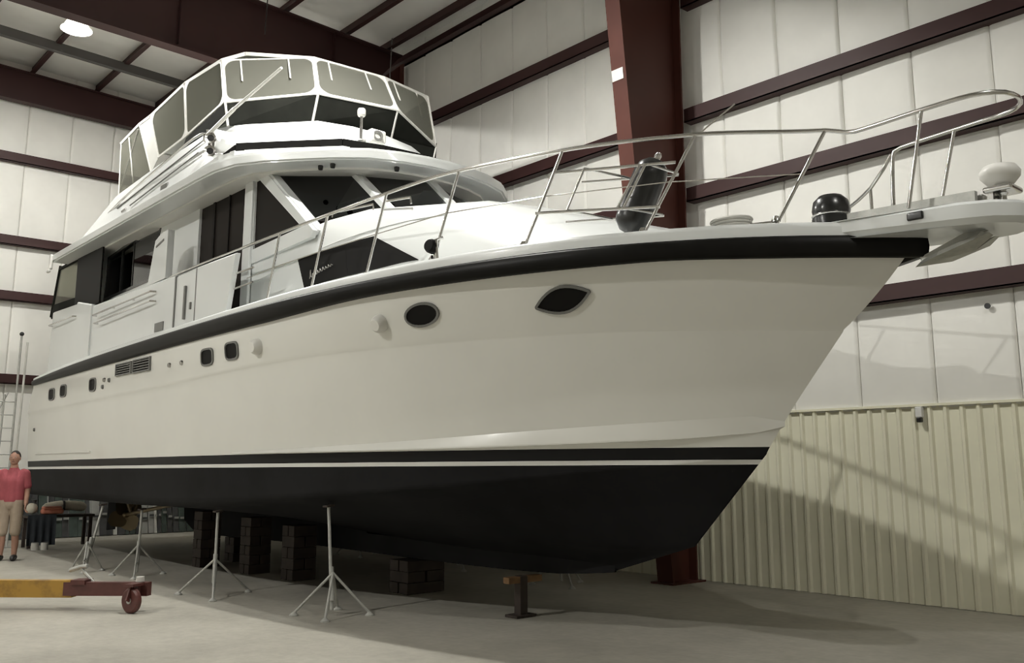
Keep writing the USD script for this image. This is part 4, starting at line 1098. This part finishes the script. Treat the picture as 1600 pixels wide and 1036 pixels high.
for k, (y, w) in enumerate(LEAN):
    c = cols[int(rng.integers(len(cols)))]
    h = rng.uniform(1.0, 1.5)
    n = cnt[c] = cnt.get(c, -1) + 1
    t = thing('leaning_board', f'{ords[n]} {words[c]} board from the left leaning on the end wall behind the hull', 'board', (X0 + .4, y, 0), group='boards leaning on the end wall')
    dy = 0.0
    b = bar((X0 + .40, y + w / 2, 0.015), (X0 + .10, y + w / 2 + dy, h), w, .03, up=(1, 0, 0.2))
    part(t, 'plank', b, c, smooth=False)
    part(t, 'batten', bar((X0 + .37 , y + w / 2 + dy * .35 - w * .4, h * .35), (X0 + .37, y + w / 2 + dy * .35 + w * .4, h * .35), .02, .05), 'board_grey' if c != 'board_grey' else 'board_dark', smooth=False)


# ------------------------------------------------------------------ the man
def limb(chain):
    out = []
    for (p, r0), (q, r1) in zip(chain[:-1], chain[1:]):
        out.append(m3.Manifold.batch_hull([m3.Manifold.sphere(r0, 20).translate(tuple(map(float, p))), m3.Manifold.sphere(r1, 20).translate(tuple(map(float, q)))]))
    return out


def fuse(ms, edge=.016, it=12):
    u = m3.Manifold.batch_boolean(ms, m3.OpType.Add).refine_to_length(edge)
    v, f, _ = meshkit.arrays(u)
    tm = trimesh.Trimesh(v, f, process=True)
    trimesh.smoothing.filter_taubin(tm, iterations=it)
    return tm


def ell(c, r, n=24):
    return m3.Manifold.sphere(1.0, n).scale(tuple(map(float, r))).translate(tuple(map(float, c)))


PX_, PY_, H = 1.3, -3.02, 1.90
man = thing('person', 'man in a red shirt and khaki shorts standing beside the stern ladder', 'person', (PX_, PY_, 0))
ang = math.radians(-28)        # turned towards the hull and the viewer
Rz = A([[math.cos(ang), -math.sin(ang), 0], [math.sin(ang), math.cos(ang), 0], [0, 0, 1]])
S = H / 1.80


def W(p):
    return (Rz @ (A(p, float) * S)) + A([PX_, PY_, 0])


def place(tm):
    v, f, _ = meshkit.arrays(tm)
    return trimesh.Trimesh(v * S @ Rz.T + A([PX_, PY_, 0]), f, process=False)


# local frame: +x forwards, +y to the man's left, 1.80 m tall
body = []
body += limb([((0, 0, 1.02), .125), ((0, 0, 1.14), .120), ((.0, 0, 1.30), .135), ((-.01, 0, 1.42), .10)])
for s in (-1, 1):
    body += limb([((0, s * .08, 1.0), .10), ((0, s * .07, 1.28), .11), ((-.01, s * .14, 1.42), .07)])
    body += limb([((0, s * .09, .95), .095), ((.015, s * .10, .50), .060), ((-.02, s * .105, .28), .056), ((-.01, s * .105, .09), .040)])
    body += limb([((-.01, s * .105, .07), .042), ((.05, s * .11, .045), .040), ((.15, s * .125, .03), .028)])
body += limb([((-.01, 0, 1.42), .075), ((0, 0, 1.56), .058)])
body += [ell((.015, 0, 1.685), (.098, .077, .115)), ell((.03, 0, 1.62), (.07, .06, .06)), ell((.112, 0, 1.665), (.018, .014, .022))]
for s in (-1, 1):
    body.append(ell((.0, s * .078, 1.675), (.02, .012, .03)))
arms = {1: [((-.01, .18, 1.42), .058), ((.0, .235, 1.16), .045), ((.10, .25, .93), .033)], -1: [((-.01, -.18, 1.42), .058), ((-.02, -.24, 1.15), .045), ((.12, -.20, .96), .033)]}
for s in (-1, 1):
    body += limb(arms[s])
    e = A(arms[s][-1][0]); d = e - A(arms[s][-2][0]); d /= np.linalg.norm(d)
    palm = e + d * .07
    side_ = A([0, 0, 1.0]); side_ = side_ - d * (side_ @ d); side_ /= np.linalg.norm(side_)
    n_ = np.cross(d, side_) * s
    body.append(m3.Manifold.batch_hull([m3.Manifold.sphere(.014, 10).translate(tuple(e + d * a + side_ * b)) for a in (.02, .105) for b in (-.03, .03)]))
    for k, (b, L) in enumerate(((-.033, .058), (-.011, .070), (.011, .075), (.033, .068))):
        r0 = e + d * .10 + side_ * b
        body += limb([(r0, .0095), (r0 + d * L * .5 - n_ * .012, .009), (r0 + d * L * .85 - n_ * .04, .008)])
    r0 = e + d * .035 + side_ * .03
    body += limb([(r0, .012), (r0 + d * .03 + side_ * .028, .0105), (r0 + d * .058 + side_ * .034, .009)])
b_ = part(man, 'body', place(fuse(body, .014, 8)), 'skin', smooth=True)
hair = [ell((-.008, 0, 1.705), (.108, .086, .108))]
cut = m3.Manifold.cube((.3, .4, .3), True).translate((.16, 0, 1.60)) + m3.Manifold.cube((.4, .4, .2), True).translate((0, 0, 1.56))
part(b_, 'hair', place(fuse([hair[0] - cut], .014, 6)), 'hair', smooth=True)
for s in (-1, 1):
    part(b_, 'eye', place(trimesh.creation.icosphere(subdivisions=2, radius=.009).apply_translation((.100, s * .032, 1.695))), 'eye_white', smooth=True)
    part(b_, 'pupil', place(trimesh.creation.icosphere(subdivisions=2, radius=.006).apply_translation((.107, s * .032, 1.695))), 'hair', smooth=True)
part(b_, 'mouth', place(rbox((.098, 0, 1.622), (.012, .045, .009), .004)), 'maroon_paint', smooth=True)
shirt = limb([((0, 0, .98), .145), ((0, 0, 1.14), .142), ((.0, 0, 1.30), .150), ((-.01, 0, 1.43), .105)])
for s in (-1, 1):
    shirt += limb([((0, s * .085, .96), .112), ((0, s * .08, 1.28), .124), ((-.01, s * .15, 1.425), .082)])
    p0, p1 = A(arms[s][0][0]), A(arms[s][1][0])
    shirt += limb([(p0, .078), (p0 + (p1 - p0) * .75, .072)])
shirt += limb([((-.01, 0, 1.42), .09), ((-.005, 0, 1.48), .078)])
part(b_, 'shirt', place(fuse(shirt, .018, 10)), 'red_shirt', smooth=True, label='red short-sleeved shirt')
sh = limb([((0, 0, .94), .142), ((0, 0, 1.0), .142)])
for s in (-1, 1):
    sh += limb([((0, s * .085, .96), .118), ((.008, s * .098, .70), .096), ((.015, s * .10, .47), .086)])
part(b_, 'shorts', place(fuse(sh, .018, 10)), 'khaki_cloth', smooth=True, label='khaki knee-length shorts')
for s in (-1, 1):
    shoe = limb([((-.03, s * .105, .05), .05), ((.06, s * .112, .05), .048), ((.16, s * .128, .038), .036)])
    m = fuse(shoe, .016, 8)
    m.vertices[:, 2] = np.maximum(m.vertices[:, 2], 0.002)
    part(b_, 'shoe', place(m), 'shoe_black', smooth=True)
